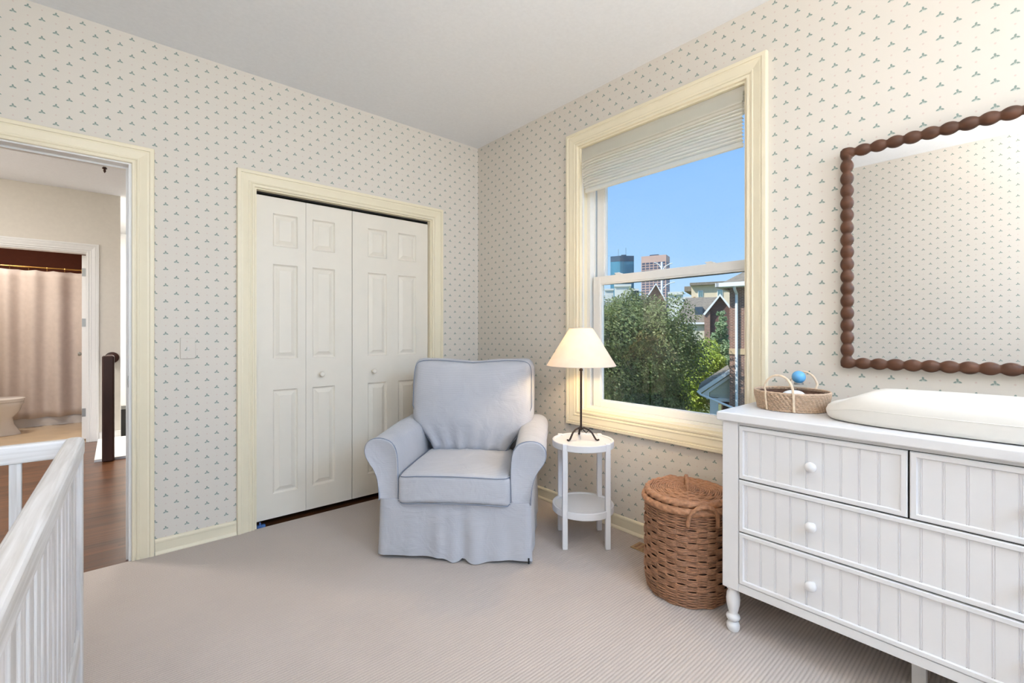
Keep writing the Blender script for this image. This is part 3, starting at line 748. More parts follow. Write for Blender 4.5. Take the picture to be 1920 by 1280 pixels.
MB().lathe([(.0001, .475), (.013, .477), (.014, .51), (.012, .515), (.0001, .516)], n=12).build('bulb_socket', 'brass', lp, True)
MB().lathe([(.0001, .512), (.012, .515), (.026, .545), (.028, .565), (.020, .588), (.0001, .596)], n=16).build('bulb', 'bulb', lp, True)

# ------------------------------------------------------------------ wicker hamper
hl = at(2.12, .8127, 0)
hm = thing('wicker_hamper', 'brown round woven wicker laundry hamper with lid and looped handles', 'laundry basket', hl, RZ)
NS = 26
def rad(z): return .183-.010*ss(.06, .0, z)-.006*math.sin(z/.42*PI)*0
mb = MB(); z = .006; i = 0
while z < .405:
    thin = z < .07 or z > .345
    grp = (i//1) if thin else (i//4)
    pts = []
    for j in range(NS*6):
        th = 2*PI*j/(NS*6)
        wob = math.sin(th*NS/2+grp*PI)
        wob = math.copysign(abs(wob)**.7, wob)
        r = rad(z)+(.0028 if thin else .0055)*wob
        dz = .0010*math.sin(th*7+i)
        pts.append((r*math.cos(th), r*math.sin(th), z+dz))
    mb.tube(pts, .0036, 5, closed=True)
    z += .0062 if (thin or (i+1) % 4) else .0075
    i += 1
mb.build('woven_body', 'wicker', hm, True, angle=180)
mb = MB()
for j in range(NS):
    th = 2*PI*j/NS
    for d_ in (-.012, .012):
        mb.tube([((rad(q*.05+.0)-.001)*math.cos(th+d_*.9), (rad(q*.05)-.001)*math.sin(th+d_*.9), q*.05+.005) for q in range(9)], .0035, 5)
mb.build('stake', 'wicker', hm, True); 
MB().lathe([(.0001, .004), (.172, .004), (.175, .40), (.168, .40), (.166, .012), (.0001, .012)], n=48).build('lining', 'rattan_dark', hm, True)
def rope(R, z, r, tw, N=300, ns=18): return MB().tube([(R*math.cos(2*PI*i/N), R*math.sin(2*PI*i/N), z) for i in range(N)], r, ns, closed=True, twist=(.12, 4, tw))
rope(.184, .418, .0165, .55).build('rim', 'wicker_rim', hm, True, angle=180)
lid = MB()
for q in range(19):
    R = .174-q*.0093
    if R < .01: break
    pts = []; NN = max(24, int(NS*5*R/.19)//2*2)
    for j in range(NN*2):
        th = 2*PI*j/(NN*2); wob = math.sin(th*10+(q//2)*PI)
        pts.append((R*math.cos(th), R*math.sin(th), .452+.010*(1-(R/.19)**2)+.0022*wob))
    lid.tube(pts, .0046, 5, closed=True)
lido = lid.build('lid', 'wicker_rim', hm, True, angle=180)
rope(.174, .448, .0145, -.55).build('lid_rim', 'wicker_rim', lido, True, angle=180)
mb = MB()
for j in range(20):
    th = 2*PI*j/20; mb.tube([(r*math.cos(th), r*math.sin(th), .4515+.010*(1-(r/.19)**2)) for r in (.01, .06, .12, .172)], .0042, 5)
mb.lathe([(.0001, .440), (.170, .440), (.170, .447), (.0001, .449)], n=40)
mb.build('lid_spoke', 'wicker', lido, True)
def arch(p0, p1, out, h, lift0, nn=26):
    pts = []
    for i in range(nn):
        t_ = PI*i/(nn-1); s = math.sin(t_); q = (1-math.cos(t_))/2
        pts.append(Vector(p0)*(1-q)+Vector(p1)*q+Vector(out)*s+Vector((0, 0, h*s)))
    return pts
tw = dict(twist=(.15, 3, .8))
MB().tube(arch((-.012, -.045, .456), (.012, .045, .456), (0, 0, 0), .062, 0, 60), .0082, 14, **tw).build('lid_handle', 'wicker_rim', lido, True, angle=180)
for sg in (-1, 1):
    p = []
    for i in range(70):
        t_ = PI*i/69; x = .062*math.cos(t_); 
        zz = .36+.092*math.sin(t_)**.75 if 0 < i < 69 else .355
        rr = .193+.014*math.sin(t_)
        p.append((x*1.02, sg*math.sqrt(max(.0001, rr*rr-x*x)), zz))
    MB().tube(p, .0085, 14, **tw).build('side_handle', 'wicker_rim', hm, True, angle=180)

# ------------------------------------------------------------------ dresser
DX, DY, DW, DD = -.474, -2.836, 1.136, .440       # front plane, centre line, width, depth
dl = (DX+DD/2, DY, 0)
ds = thing('dresser', 'white beadboard dresser with turned feet below the mirror', 'dresser', dl, -PI/2)
# local: x along width (world -y is +x), front is local -y (world -x)
hw = DW/2; fy = -DD/2
top = MB().box((-hw-.017, fy-.016, .838), (hw+.017, DD/2, .872)).build('top', 'dresserpaint', ds, bevel=.005, seg=3)
mb = MB()
st_ = .062
mb.box((-hw, fy+.02, .176), (-hw+.02, DD/2, .838)); mb.box((hw-.02, fy+.02, .176), (hw, DD/2, .838)); mb.box((-hw, DD/2-.01, .176), (hw, DD/2, .838)); mb.box((-hw+.02, fy+.03, .176), (hw-.02, DD/2, .19))
mb.build('body', 'dresserpaint', ds)
for sg in (-1, 1):
    a, b_ = sorted((sg*hw, sg*(hw-st_)))
    MB().box((a, fy, .176), (b_, fy+.05, .838)).build('stile', 'dresserpaint', ds, bevel=.003)
MB().box((-hw+st_, fy+.001, .176), (hw-st_, fy+.045, .207)).build('bottom_rail', 'dresserpaint', ds, bevel=.002)
MB().box((-hw+st_, fy+.005, .826), (hw-st_, fy+.045, .838)).build('top_rail', 'dresserpaint', ds)
MB().box((-hw+st_, fy+.014, .207), (hw-st_, fy+.06, .826)).build('drawer_recess', 'dark', ds)
def drawer(x0, x1, z0, z1, knobs):
    g_ = .0025; a, b_, c, d = x0+g_, x1-g_, z0+g_, z1-g_
    mb = MB(); fr = .018; y_ = fy-.002
    # frame with bevelled rim
    lv = [(0, .012), (0, .003), (.003, 0), (.015, 0), (fr, .006)]
    rs = [[(a+o, y_+q, c+o), (b_-o, y_+q, c+o), (b_-o, y_+q, d-o), (a+o, y_+q, d-o)] for o, q in lv]
    mb.rings(rs, caps=False)
    root = mb.build('drawer', 'dresserpaint', ds)
    # beadboard field as a profile across x
    A_, B_ = a+fr, b_-fr; yb = y_+.006; pr = [(A_, yb)]
    first = -2.358; k = 0; pos = []
    x = (DY-first)      # world y -> local x = DY - y
    x = -(DY-first)*-1
    g0 = DY+2.358; xx = g0
    n_ = 0
    xx = -(2.836-2.358)
    while xx < hw:
        if A_+.004 < xx < B_-.008: pos.append(xx)
        xx += .0503
    for p in pos:
        for q in (0, .0045):
            pr += [(p+q-.0018, yb), (p+q-.0008, yb+.0018), (p+q+.0008, yb+.0018), (p+q+.0018, yb)]
            if q == 0: pr += [(p+.00205, yb-.0003), (p+.0025, yb-.0003)]
    pr.append((B_, yb)); fm = MB()
    fm.rings([[(x_, yy, c+fr) for x_, yy in pr], [(x_, yy, d-fr) for x_, yy in pr]], closed=False, caps=False)
    fm.f = [list(reversed(f)) for f in fm.f]
    fm.build('beadboard_panel', 'dresserpaint', root)
    for kx in knobs:
        MB().lathe([(.0001, .004), (.009, .004), (.0085, -.004), (.007, -.009), (.010, -.014), (.0155, -.019), (.018, -.026), (.0165, -.033), (.010, -.038), (.0001, -.0395)], (kx, yb, (z0+z1)/2), 20, 'y').build('knob', 'dresserpaint', root, True)
xi = hw-st_
zr = [.207, .411, .616, .826]
kn = .255
drawer(-xi, 0, zr[2], zr[3], [-kn]); drawer(0, xi, zr[2], zr[3], [kn])
drawer(-xi, xi, zr[1], zr[2], [-kn, kn]); drawer(-xi, xi, zr[0], zr[1], [-kn, kn])
FP = [(.0001, 0), (.020, .001), (.024, .010), (.0245, .022), (.021, .032), (.0155, .037), (.016, .040), (.023, .045), (.026, .053), (.024, .061), (.017, .066), (.016, .070), (.020, .085), (.0245, .105), (.026, .125), (.0235, .148), (.018, .160), (.017, .164), (.024, .168), (.024, .176), (.0001, .176)]
for sx_ in (-1, 1):
    for sy_ in (-1, 1):
        MB().lathe(FP, (sx_*(hw-.03), sy_*(DD/2-.03), 0), 28).build('foot', 'dresserpaint', ds, True, angle=50)
MB().box((-.018, -.036, 0), (.018, .0, .18)).build('centre_leg', 'dresserpaint', ds)

# ------------------------------------------------------------------ changing pad
pd = thing('changing_pad', 'cream contoured baby changing pad lying on top of the dresser', 'changing pad', (-.250, -2.975, .872), 0)
LA, LB = .185, .400      # half width (x), half length (y)
def Hh(x, y):
    e = ss(1.0, .62, abs(y)/LB); side = ss(.30, .80, abs(x)/LA)
    return .060+.012*side*(1-e)+.046*e*side-.022*e*(1-side)
mb = MB(); rs = []; n = 120
sec = [(.86, 0), (.93, .02), (.975, .16), (1.0, .42), (.995, .58), (.97, .76), (.92, .90), (.86, .975), (.78, 1.0)]+[(s, 1.0) for s in (.7, .6, .5, .4, .3, .2, .1, .02)]
for s, f in sec:
    ring = []
    for j in range(n):
        t_ = 2*PI*j/n; c, q = math.cos(t_), math.sin(t_)
        x = LA*s*math.copysign(abs(c)**.62, c) if s > .75 else LA*s*math.copysign(abs(c)**.62, c)
        y = (LB-(1-s)*LA)*math.copysign(abs(q)**.72, q) if s > .5 else (LB-.5*LA)*s/.5*math.copysign(abs(q)**.72, q)
        ring.append((x, y, .002+f*Hh(x, y)))
    rs.append(ring)
mb.rings(rs).build('pad', 'pad', pd, True, angle=180)
pts = []
for j in range(n):
    t_ = 2*PI*j/n; c, q = math.cos(t_), math.sin(t_); x = LA*1.0*math.copysign(abs(c)**.62, c); y = LB*math.copysign(abs(q)**.72, q); pts.append((x, y, .002+.5*Hh(x, y)))
MB().tube(pts, .0012, 5, closed=True).build('seam', 'pad', pd, True)

# ------------------------------------------------------------------ small rattan basket with toiletries
bl_ = Vector((-.196, -2.428, .872))
bk = thing('rattan_tray_basket', 'small round pale rattan basket with two arched handles on the dresser', 'basket', bl_, RZ)
def br_(z): return .122+.012*ss(0, .07, z)
mb = MB(); N = 104
for i in range(13):
    z = .004+i*.0054; pts = []
    for j in range(N*2):
        th = 2*PI*j/(N*2); wob = 1 if (j+i) % 4 < 2 else -1
        r = br_(z)+.0024*wob; pts.append((r*math.cos(th), r*math.sin(th), z))
    mb.tube(pts, .0029, 5, closed=True)
mb.build('woven_wall', 'rattan', bk, True, angle=180)
MB().lathe([(.0001, .001), (.119, .001), (.131, .066), (.129, .066), (.117, .006), (.0001, .006)], n=64).build('base', 'rattan_dark', bk, True)
rope(.134, .074, .0042, 1.2, 200, 8).build('rim', 'rattan', bk, True, angle=180)
for sg in (-1, 1):
    cdir = Vector((.77*sg, .64*sg, 0)); tdir = Vector((.64, -.77, 0))
    p = []
    for i in range(5): p.append(cdir*(.127+.010*i/5)-tdir*.053+Vector((0, 0, .004+.016*i)))
    for i in range(17):
        t_ = PI*i/16; p.append(cdir*.139-tdir*.053*math.cos(t_)+Vector((0, 0, .080+.066*math.sin(t_))))
    for i in reversed(range(5)): p.append(cdir*(.127+.010*i/5)+tdir*.053+Vector((0, 0, .004+.016*i)))
    q = []
    for v in p:
        h = v.copy(); r_ = math.hypot(v.x, v.y); rr = br_(min(v.z, .07))+.006
        if v.z < .082: h.x *= rr/r_; h.y *= rr/r_
        q.append(h)
    MB().tube(q, .0046, 8, flat=.75).build('handle', 'rattan_light', bk, True)
kb = lambda px, k: (px-960)/853.333*k
btl = at(1.935, kb(1497.5, 1.935), .888)
bt = thing('toiletry_bottle', 'clear square bottle with a light blue ball cap standing in the rattan basket', 'bottle', btl, RZ)
MB().box((-.026, -.018, -.010), (.026, .018, .078)).build('glass_body', 'bottleglass', bt, bevel=.005)
MB().box((-.023, -.0155, .003), (.023, .0155, .034)).build('blue_liquid', 'bluelabel', bt, bevel=.004)
MB().lathe([(.0001, .078), (.018, .078), (.018, .086), (.0001, .086)], n=20).build('collar', 'chrome', bt, True)
MB().lathe([(.0001, .0835)]+[(.0262*math.sin(PI*i/16), .110-.0262*math.cos(PI*i/16)) for i in range(1, 16)]+[(.0001, .1362)], n=28).build('ball_cap', 'blueball', bt, True)
ol = at(1.84, kb(1488, 1.84), .879)
ov = rbox(.105, .075, .076, .037, 14); ov.v = [(x*(1-.35*abs(x/.052)**3*abs(y/.037)), y, z) for x, y, z in ov.v]
for i_, (x, y, z) in enumerate(ov.v):
    l_ = math.sqrt((x/.0525)**2+(y/.0375)**2+(z/.038)**2); 
    if l_ > 0: s_ = (1/l_)*.55+.45; ov.v[i_] = (x*s_, y*s_, z*s_)
oo = ov.build('soap_case', 'soap', None, True, angle=180); oo.location = ol+Vector((0, 0, .037)); oo.rotation_euler = (0, 0, RZ)
tag(oo, 'smooth white oval soap case lying in front of the bottle in the rattan basket', 'soap case')

# ------------------------------------------------------------------ mirror
MY0, MY1, MZ0, MZ1 = -2.557, -3.569, 1.039, 1.949
mr = thing('wall_mirror', 'large mirror in a bobbin-turned walnut frame above the dresser', 'mirror', (-.008, (MY0+MY1)/2, MZ0), rot=(0, -.0064, 0))
mw, mh = (MY0-MY1), (MZ1-MZ0); P_ = .0506
def bobbin(L, nb):
    prof = [(.0001, 0)]; seg = 12
    for b in range(nb):
        for i in range(seg):
            t_ = (i+.5)/seg; prof.append((.0115+.0115*math.sin(PI*t_)**.7, (b+t_)*L/nb))
    prof.append((.0001, L)); return prof
for (ax, a, b, nb) in (('v', mw/2-.0225, 0, 18), ('v', -mw/2+.0225, 0, 18), ('h', 0, .0225, 20), ('h', 0, mh-.0225, 20)):
    m_ = MB()
    if ax == 'v': m_.lathe(bobbin(mh, nb), (0, 0, 0), 20, 'z', sx=.62).xf(Matrix.Translation((-.016, a, 0)))
    else: m_.lathe(bobbin(mw, nb), (0, 0, 0), 20, 'y', sy=.62).xf(Matrix.Translation((-.016, -mw/2, b)))
    m_.build('frame_rail', 'mirrorwood', mr, True, angle=60)
MB().box((-.012, -mw/2+.03, .03), (-.009, mw/2-.03, mh-.03)).build('mirror_glass', 'mirror', mr)
MB().box((-.009, -mw/2+.02, .02), (-.002, mw/2-.02, mh-.02)).build('backing_board', 'mirrorwood', mr)

# ------------------------------------------------------------------ floor register
fvt = thing('floor_vent', 'tan metal floor register beside the wicker hamper by the wall', 'vent', (-.115, -1.72, 0))
MB().box((-.045, -.10, 0), (.045, .10, .005)).build('plate', 'register', fvt, bevel=.002)
for k in range(7): MB().box((-.034, -.084+k*.026, .005), (.034, -.072+k*.026, .0062)).build('slot', 'wicker', fvt)

# ------------------------------------------------------------------ crib
cr = thing('crib', 'whitewashed wooden baby crib with slatted sides at the left edge', 'crib', (-2.379, -1.135, 0), math.radians(-1.2))
def plank(a, b, along, r=.0):      # box with UVs running along the grain
    mb = MB().box(a, b); 
    off = random.random()*9
    for f in mb.f:
        for i in f:
            p = mb.v[i]; o = [q for q in range(3) if q != along]
            mb.uv.append((p[along]+off, p[o[0]]+p[o[1]]+off))
    return mb
CW, CLN = .70, 1.36
TZ = .864
plank((-.046, -CLN, TZ-.062), (0, .0, TZ), 1).build('top_rail', 'whitewash', cr, bevel=.016, seg=4)          # long side by the room
plank((-CW, -CLN, TZ-.062), (-CW+.052, .0, TZ), 1).build('top_rail', 'whitewash', cr, bevel=.016, seg=4)
for yy in (0, -CLN):
    plank((-CW+.052, yy-.030 if yy == 0 else yy, TZ-.058), (-.030, yy-.0 if yy == 0 else yy+.030, TZ-.004), 0).build('end_rail', 'whitewash', cr, bevel=.006)
    plank((-CW+.03, yy-.028 if yy == 0 else yy+.002, .20), (-.03, yy-.004 if yy == 0 else yy+.028, .27), 0).build('end_lower_rail', 'whitewash', cr, bevel=.004)
    for k in range(6):
        xx = -.050-.097*(k+1)+.0
        plank((xx-.013, yy-.022 if yy == 0 else yy+.006, .26), (xx+.013, yy-.008 if yy == 0 else yy+.020, TZ-.05), 2).build('end_slat', 'whitewash', cr, bevel=.003)
for xx in (0, -CW+.04):
    plank((xx-.040, -CLN, .20), (xx-.008, 0, .28), 1).build('lower_rail', 'whitewash', cr, bevel=.004)
    for k in range(17):
        yy = -.055-.076*(k+.5)
        plank((xx-.033, yy-.022, .27), (xx-.015, yy+.022, TZ-.05), 2).build('side_slat', 'whitewash', cr, bevel=.003)
for (xx, yy) in ((-.045, -.045), (-.045, -CLN), (-CW, -.045), (-CW, -CLN)):
    plank((xx, yy, 0), (xx+.042, yy+.042, TZ-.04), 2).build('post', 'whitewash', cr, bevel=.005)
MB().box((-CW+.05, -CLN+.04, .40), (-.05, -.04, .44)).build('mattress_support', 'whitewash', cr, bevel=.003)
b = rbox(CW-.11, CLN-.09, .12, .03, 8); b.xf(Matrix.Translation((-CW/2, -CLN/2, .50))).build('mattress', 'pad', cr, True, angle=180)

# ------------------------------------------------------------------ hall, stairs, bathroom
YD = 3.743
BD = (-3.31, -2.545, -.06, 2.068)
struct(MB().box((-5.0, TA, -.05), (-2.24, YD, -.012)).box((-2.24, TA, -.05), (-.3, 2.62, -.012)).box((DO[0], -.002, -.05), (DO[1], TA, -.012)).build('floor_hall', 'hardwood'))
struct(MB().box((-5.0, TA, H), (1.0, 7.5, H+.1)).build('ceiling_hall', 'ceil'))
wall('wall_hall', 1, YD, YD+.12, -5.0, -2.27, -.8, H, [BD], ['paint', 'paint'], -1)
struct(MB().box((-5.1, TA, -.1), (-5.0, 7.5, H)).build('wall_hall_left', 'paint'))
struct(MB().box((-2.39, YD+.12, -1.5), (-2.27, 7.5, H)).build('wall_bath_right', ['paint']))
struct(MB().box((-2.27, 6.3, -2.5), (1.0, 6.4, H)).build('wall_stair', 'white'))
struct(MB().box((.25, TA, -2.5), (.35, 6.4, H)).build('wall_stair_right', 'white'))
struct(MB().box((-2.27, 2.66, -2.5), (.3, 6.4, -2.45)).build('floor_stair', 'hardwood'))
struct(casing('trim_8', 1, YD, -1, BD[0], BD[1], -.02, BD[3], False, 'white'))
jb = jamb('trim_9', BD, 'white', False, YD, YD+.12)
baseboard('baseboard_hall', 1, YD, -1, BD[1]+.095, -2.27, 'white')
# landing edge, newel and guard rail
struct(MB().box((-2.46, 2.62, -.02), (-2.2, YD-.02, .012)).build('trim_10', 'white', bevel=.003))
nl = thing('stair_newel', 'dark square newel post with guard rail at the top of the stairs', 'newel post', (-2.362, 2.60, -.012))
MB().box((-.044, -.044, 0), (.044, .044, .985)).build('post', 'newel', nl, bevel=.012)
MB().box((-.03, .06, .90), (.03, YD-2.60-.02, .955)).build('hand_rail', 'newel', nl, bevel=.012)
MB().lathe([(.0001, 0), (.062, 0), (.062, -.018), (.055, -.022), (.0001, -.022)], (.020, YD-2.60-.001, .92), 32, 'y').build('rosette', 'newel', nl, True)
for k in range(7): MB().box((-.016, .16+k*.13, .02), (.016, .192+k*.13, .905)).build('baluster', 'white', nl)
q0 = at(4.75, kb(232, 4.75), 0)
hr = thing('stair_rail_end', 'short dark rail end with a pale cap on the white stairwell wall', 'hand rail', (-2.25, 4.06, -.10))
MB().box((-.014, -.03, .055), (.036, .05, .375)).build('rail_end', 'darkgrey', hr, bevel=.004)
MB().box((-.014, -.03, .375), (.036, .05, .42)).build('cap', 'chrome', hr, bevel=.003)
# bathroom
struct(MB().box((-5.0, YD, -.06), (-2.39, 7.5, -.02)).build('floor_bath', 'tile'))
struct(MB().box((-5.0, 6.15, -.1), (-2.39, 6.25, H)).box((-2.41, YD+.125, -.1), (-2.392, 6.2, H)).build('wall_bath_back', 'bathwall'))
bdoor = thing('bathroom_door', 'white bathroom door swung open inwards, seen edge-on at the hinges', 'door', (BD[1]-.014, YD+.12, 0))
MB().box((-.036, .0, 0.005), (0, .74, BD[3]-.02)).build('door_slab', 'white', bdoor, bevel=.002)
MB().lathe([(.0001, 0), (.026, 0), (.026, -.006), (.012, -.012), (.011, -.030), (.022, -.040), (.026, -.052), (.020, -.062), (.0001, -.064)], (-.036, .67, .93), 20, 'x').build('knob', 'chrome', bdoor, True)
for zz in (.30, 1.30, 1.86):
    MB().box((-.0345, -.003, zz-.045), (-.004, .0, zz+.045)).build('hinge', 'chrome', bdoor)
ky = 5.27
cu = thing('shower_curtain', 'pale linen shower curtain hanging on a brass rod behind the bathroom doorway', 'shower curtain', (-3.55, ky, 0))
rs = []
for k in range(22):
    t_ = k/21; z = .10+(1.985-.10)*t_; ring = []
    for i in range(181):
        u = i/180; x = -1.1+2.2*u
        am = .028+.016*(1-t_)
        y = am*math.sin(u*2*PI*9.5+.5*math.sin(u*11))+.012*math.sin(u*37+t_*2)
        sag = -.010*abs(math.sin(u*PI*14))*(1 if t_ > .99 else 0)
        ring.append((x, y, z+sag))
    rs.append(ring)
mb = MB().rings(rs, closed=False, caps=False)
o = mb.build('curtain_cloth', 'curtain', cu, True, angle=180); sm = o.modifiers.new('thick', 'SOLIDIFY'); sm.thickness = .002
MB().tube([(-1.44, 0, 2.02), (1.135, 0, 2.02)], .011, 10).build('curtain_rod', 'brass', cu, True)
for k in range(14):
    xx = -1.06+k*.163; MB().tube([(xx+.0, .016*math.sin(q/8*2*PI), 2.006+.026*math.cos(q/8*2*PI)) for q in range(8)], .0022, 5, closed=True).build('curtain_ring', 'brass', cu, True)
tbx = thing('bathtub', 'white low bathtub behind the shower curtain', 'bathtub', (-3.6, 5.75, -.02))
b = MB(); lv = [(0, 0), (.0, .0), (-.01, .145), (.0, .165), (.05, .172), (.07, .16), (.10, .06), (.2, .04)]
b.rings([[(-1.15+o_, -.40+o_, z), (1.15-o_, -.40+o_, z), (1.15-o_, .38-o_, z), (-1.15+o_, .38-o_, z)] for o_, z in lv]); b.build('tub', 'porcelain', tbx, True, angle=50, bevel=.02)
tp = at(5.28, kb(-26, 5.28), -.02)
to = thing('toilet', 'white toilet with closed lid in the bathroom', 'toilet', tp)
def egg(sx_, sy_, z, ox=0, n=36): return [(ox+sx_*math.cos(2*PI*i/n), sy_*math.sin(2*PI*i/n), z) for i in range(n)]
MB().rings([egg(.25, .115, 0, .03), egg(.24, .11, .03, .03), egg(.20, .095, .12, .02), egg(.19, .105, .20, .02), egg(.235, .155, .28, .035), egg(.24, .17, .34, .045), egg(.255, .182, .375, .05), egg(.25, .178, .39, .05)]).build('bowl', 'porcelain', to, True, angle=60)
MB().rings([egg(.255, .185, .392, .05), egg(.262, .190, .400, .05), egg(.260, .188, .410, .05), egg(.262, .190, .414, .05), egg(.262, .190, .428, .05), egg(.245, .175, .436, .05)]).build('seat_lid', 'porcelain', to, True, angle=40)
b = rbox(.20, .44, .36, .03, 8); b.xf(Matrix.Translation((-.33, 0, .58))).build('tank', 'porcelain', to, True, angle=180)
# turned finial hanging from the hall ceiling
ph = Vector((-2.376, 1.80, 2.5))
fn = thing('pendant_pull', 'tiny dark turned finial hanging just below the doorway head in the hall', 'pull', (-2.376, 1.80, H))
MB().tube([(0, 0, 0), (0, 0, -.20)], .002, 6).build('chain', 'brass', fn, True)
MB().lathe([(.0001, -.20), (.010, -.205), (.016, -.215), (.006, -.222), (.013, -.232), (.017, -.240), (.006, -.248), (.010, -.256), (.006, -.268), (.0001, -.276)], n=14).build('finial', 'newel', fn, True)

# unseen fixtures to house the lamps; pendant and hall ones added for fill
def flush(name, loc, label, r=.17):
    t = thing(name, label, 'ceiling light', loc)
    MB().lathe([(.0001, 0), (r, 0), (r, -.03), (r-.01, -.05), (r-.02, -.05), (r-.02, -.01), (.0001, -.01)], n=36).build('base', 'white', t, True)
pn = thing('pendant_light', 'white glass bowl pendant hanging behind the viewpoint', 'ceiling light', (-1.75, -3.6, H))
MB().tube([(0, 0, 0), (0, 0, -.52)], .006, 8).build('rod', 'chrome', pn, True)
MB().lathe([(.0001, 0), (.06, 0), (.06, -.02), (.0001, -.02)], n=24).build('canopy', 'white', pn, True)
MB().lathe([(.0001, -.88), (.03, -.88), (.03, -.87), (.0001, -.87)], n=24).build('finial', 'chrome', pn, True)
mb = MB()
for i in range(3):
    a_ = 2*PI*i/3; mb.tube([(0, 0, -.52), (.2*math.cos(a_), .2*math.sin(a_), -.66)], .004, 6)
mb.build('arm', 'chrome', pn, True)
MB().lathe([(.0001, -.86), (.08, -.855), (.15, -.83), (.20, -.78), (.215, -.73), (.21, -.73), (.195, -.78), (.14, -.825), (.0001, -.845)], n=40).build('bowl', 'white', pn, True)
flush('ceiling_light', (-3.6, 1.6, H), 'round flush ceiling light in the hall', .22)
flush('ceiling_light', (-3.5, 4.5, H), 'round flush ceiling light in the bathroom')
for i, h_ in enumerate(BW):  # frames and panes for the invented openings behind the viewpoint
    wn_ = sempty('window_%d' % (i+2)); a, b_, c, d = h_
    casing('window_frame', 1, YF, 1, a, b_, c, d, True, 'trim', parent=wn_)
    m_ = MB(); m_.box((a, YF-.10, c), (a+.04, YF-.05, d)); m_.box((b_-.04, YF-.10, c), (b_, YF-.05, d)); m_.box((a, YF-.10, c), (b_, YF-.05, c+.04)); m_.box((a, YF-.10, d-.04), (b_, YF-.05, d)); m_.box((a, YF-.09, (c+d)/2-.02), (b_, YF-.06, (c+d)/2+.02))
    m_.build('sash', 'vinyl', wn_); MB().box((a, YF-.078, c), (b_, YF-.074, d)).build('pane', 'glass', wn_)

# ------------------------------------------------------------------ outside
struct(MB().box((-60, -120, -3.6), (300, 160, -3.5)).build('ground', 'lawn'))
K = 853.333
def ext(name, label, cat, k, px, z=0, rz=0, group=None):
    return thing(name, label, cat, at(k, kb(px, k), z), RZ-math.atan((px-960)/K)+rz, group)
CT = .91
def zz_(y, k): return 1.185-(y-624)/K*k

# tall glass tower
k = 900; sc_ = k*CT/K
t1 = ext('glass_tower', 'blue-green glass skyscraper on the left of the skyline', 'skyscraper', k, 1166.5, -3.5)
hW = 23.5*sc_; top_ = zz_(480, k)+3.5
MB().add([(-hW, 0, 0), (-4, -6, 0), (-4, -6, top_*.93), (-hW, 0, top_*.93), (hW, 2, 0), (hW, 2, top_*.93), (hW, 40, 0), (hW, 40, top_*.93), (-hW, 40, 0), (-hW, 40, top_*.93)], [(0, 1, 2, 3), (1, 4, 5, 2), (4, 6, 7, 5), (6, 8, 9, 7), (8, 0, 3, 9), (3, 2, 5, 7, 9)]).build('tower_body', 'cityglass', t1)
MB().add([(-hW, 0, top_*.93), (-4, -6.4, top_*.93), (-4, -6.4, top_), (-hW, 0, top_), (hW, 1.6, top_*.93), (hW, 1.6, top_), (hW, 40, top_*.93), (hW, 40, top_), (-hW, 40, top_*.93), (-hW, 40, top_)], [(0, 1, 2, 3), (1, 4, 5, 2), (4, 6, 7, 5), (6, 8, 9, 7), (8, 0, 3, 9), (3, 2, 5, 7, 9)]).build('tower_crown', 'cityglassdark', t1)
MB().box((-2, 8, top_), (8, 24, top_+4)).build('plant_room', 'cityglassdark', t1)
m_ = MB()
for q in range(9): m_.box((2+q*2.4, -5.6+q*.74, 0), (2.3+q*2.4, -5.2+q*.74, top_*.93))
m_.build('mullion', 'cityglassdark', t1)
for pxx, yy in ((1159, 465), (1174, 463)):
    MB().box(((pxx-1166.5)*sc_-.25, 10, top_), ((pxx-1166.5)*sc_+.25, 10.5, zz_(yy, k)+3.5)).build('antenna', 'cityglassdark', t1)
# brown tower
k = 800; sc_ = k*CT/K
t2 = ext('brown_tower', 'brown stone skyscraper with gridded windows on the skyline', 'skyscraper', k, 1249, -3.5, math.radians(-12))
top_ = zz_(477, k)+3.5; fw, sw_ = 51*sc_*1.0, 30
MB().box((-fw, 0, 0), (0, sw_, top_)).build('tower_body', 'citybrown', t2)
MB().box((-fw*.7, 8, top_), (-fw*.35, 20, top_+3)).build('plant_room', 'citywin', t2)
for c in range(6):
    m_ = MB()
    for r in range(28):
        zt2 = top_-12-r*4.6
        if zt2 < 6: continue
        a = -fw+fw*(.035+c*.160)
        m_.box((a, -.3, zt2-3.0), (a+fw*.125, .2, zt2))
    m_.build('window_bay', 'citywin', t2)
m_ = MB()
for c in range(4):
    for r in range(28):
        zt2 = top_-12-r*4.6
        if zt2 > 6: m_.box((-.2, 2+c*7, zt2-3.0), (.3, 7+c*7, zt2))
m_.build('window_bay', 'citywin', t2)
# low pale buildings
for (px0, px1, yt, k, nm, lb) in ((1151, 1184, 533, 140, 'low_building', 'white flat-roofed building above the trees, under the glass tower'), (1184, 1198, 541, 150, 'low_building', 'grey low building between the two skyscrapers'), (1133, 1151, 541, 170, 'low_building', 'pale low building at the left edge of the window view'),
                         (1252, 1281, 547, 110, 'low_building', 'white rooftop block right of the brick gable'), (1281, 1296, 556, 120, 'low_building', 'dark low building left of the cream apartment block')):
    b_ = ext(nm, lb, 'building', k, (px0+px1)/2, -3.5); h2 = (px1-px0)/2*CT/K*k; tp_ = zz_(yt, k)+3.5
    MB().box((-h2, 0, 0), (h2, 10, tp_)).build('wall', 'cityw' if 'dark' not in lb and 'grey' not in lb else 'cityglassdark', b_)
    MB().box((-h2*1.04, -.4, tp_-.7), (h2*1.04, 10.3, tp_)).build('cornice', 'cityw', b_)
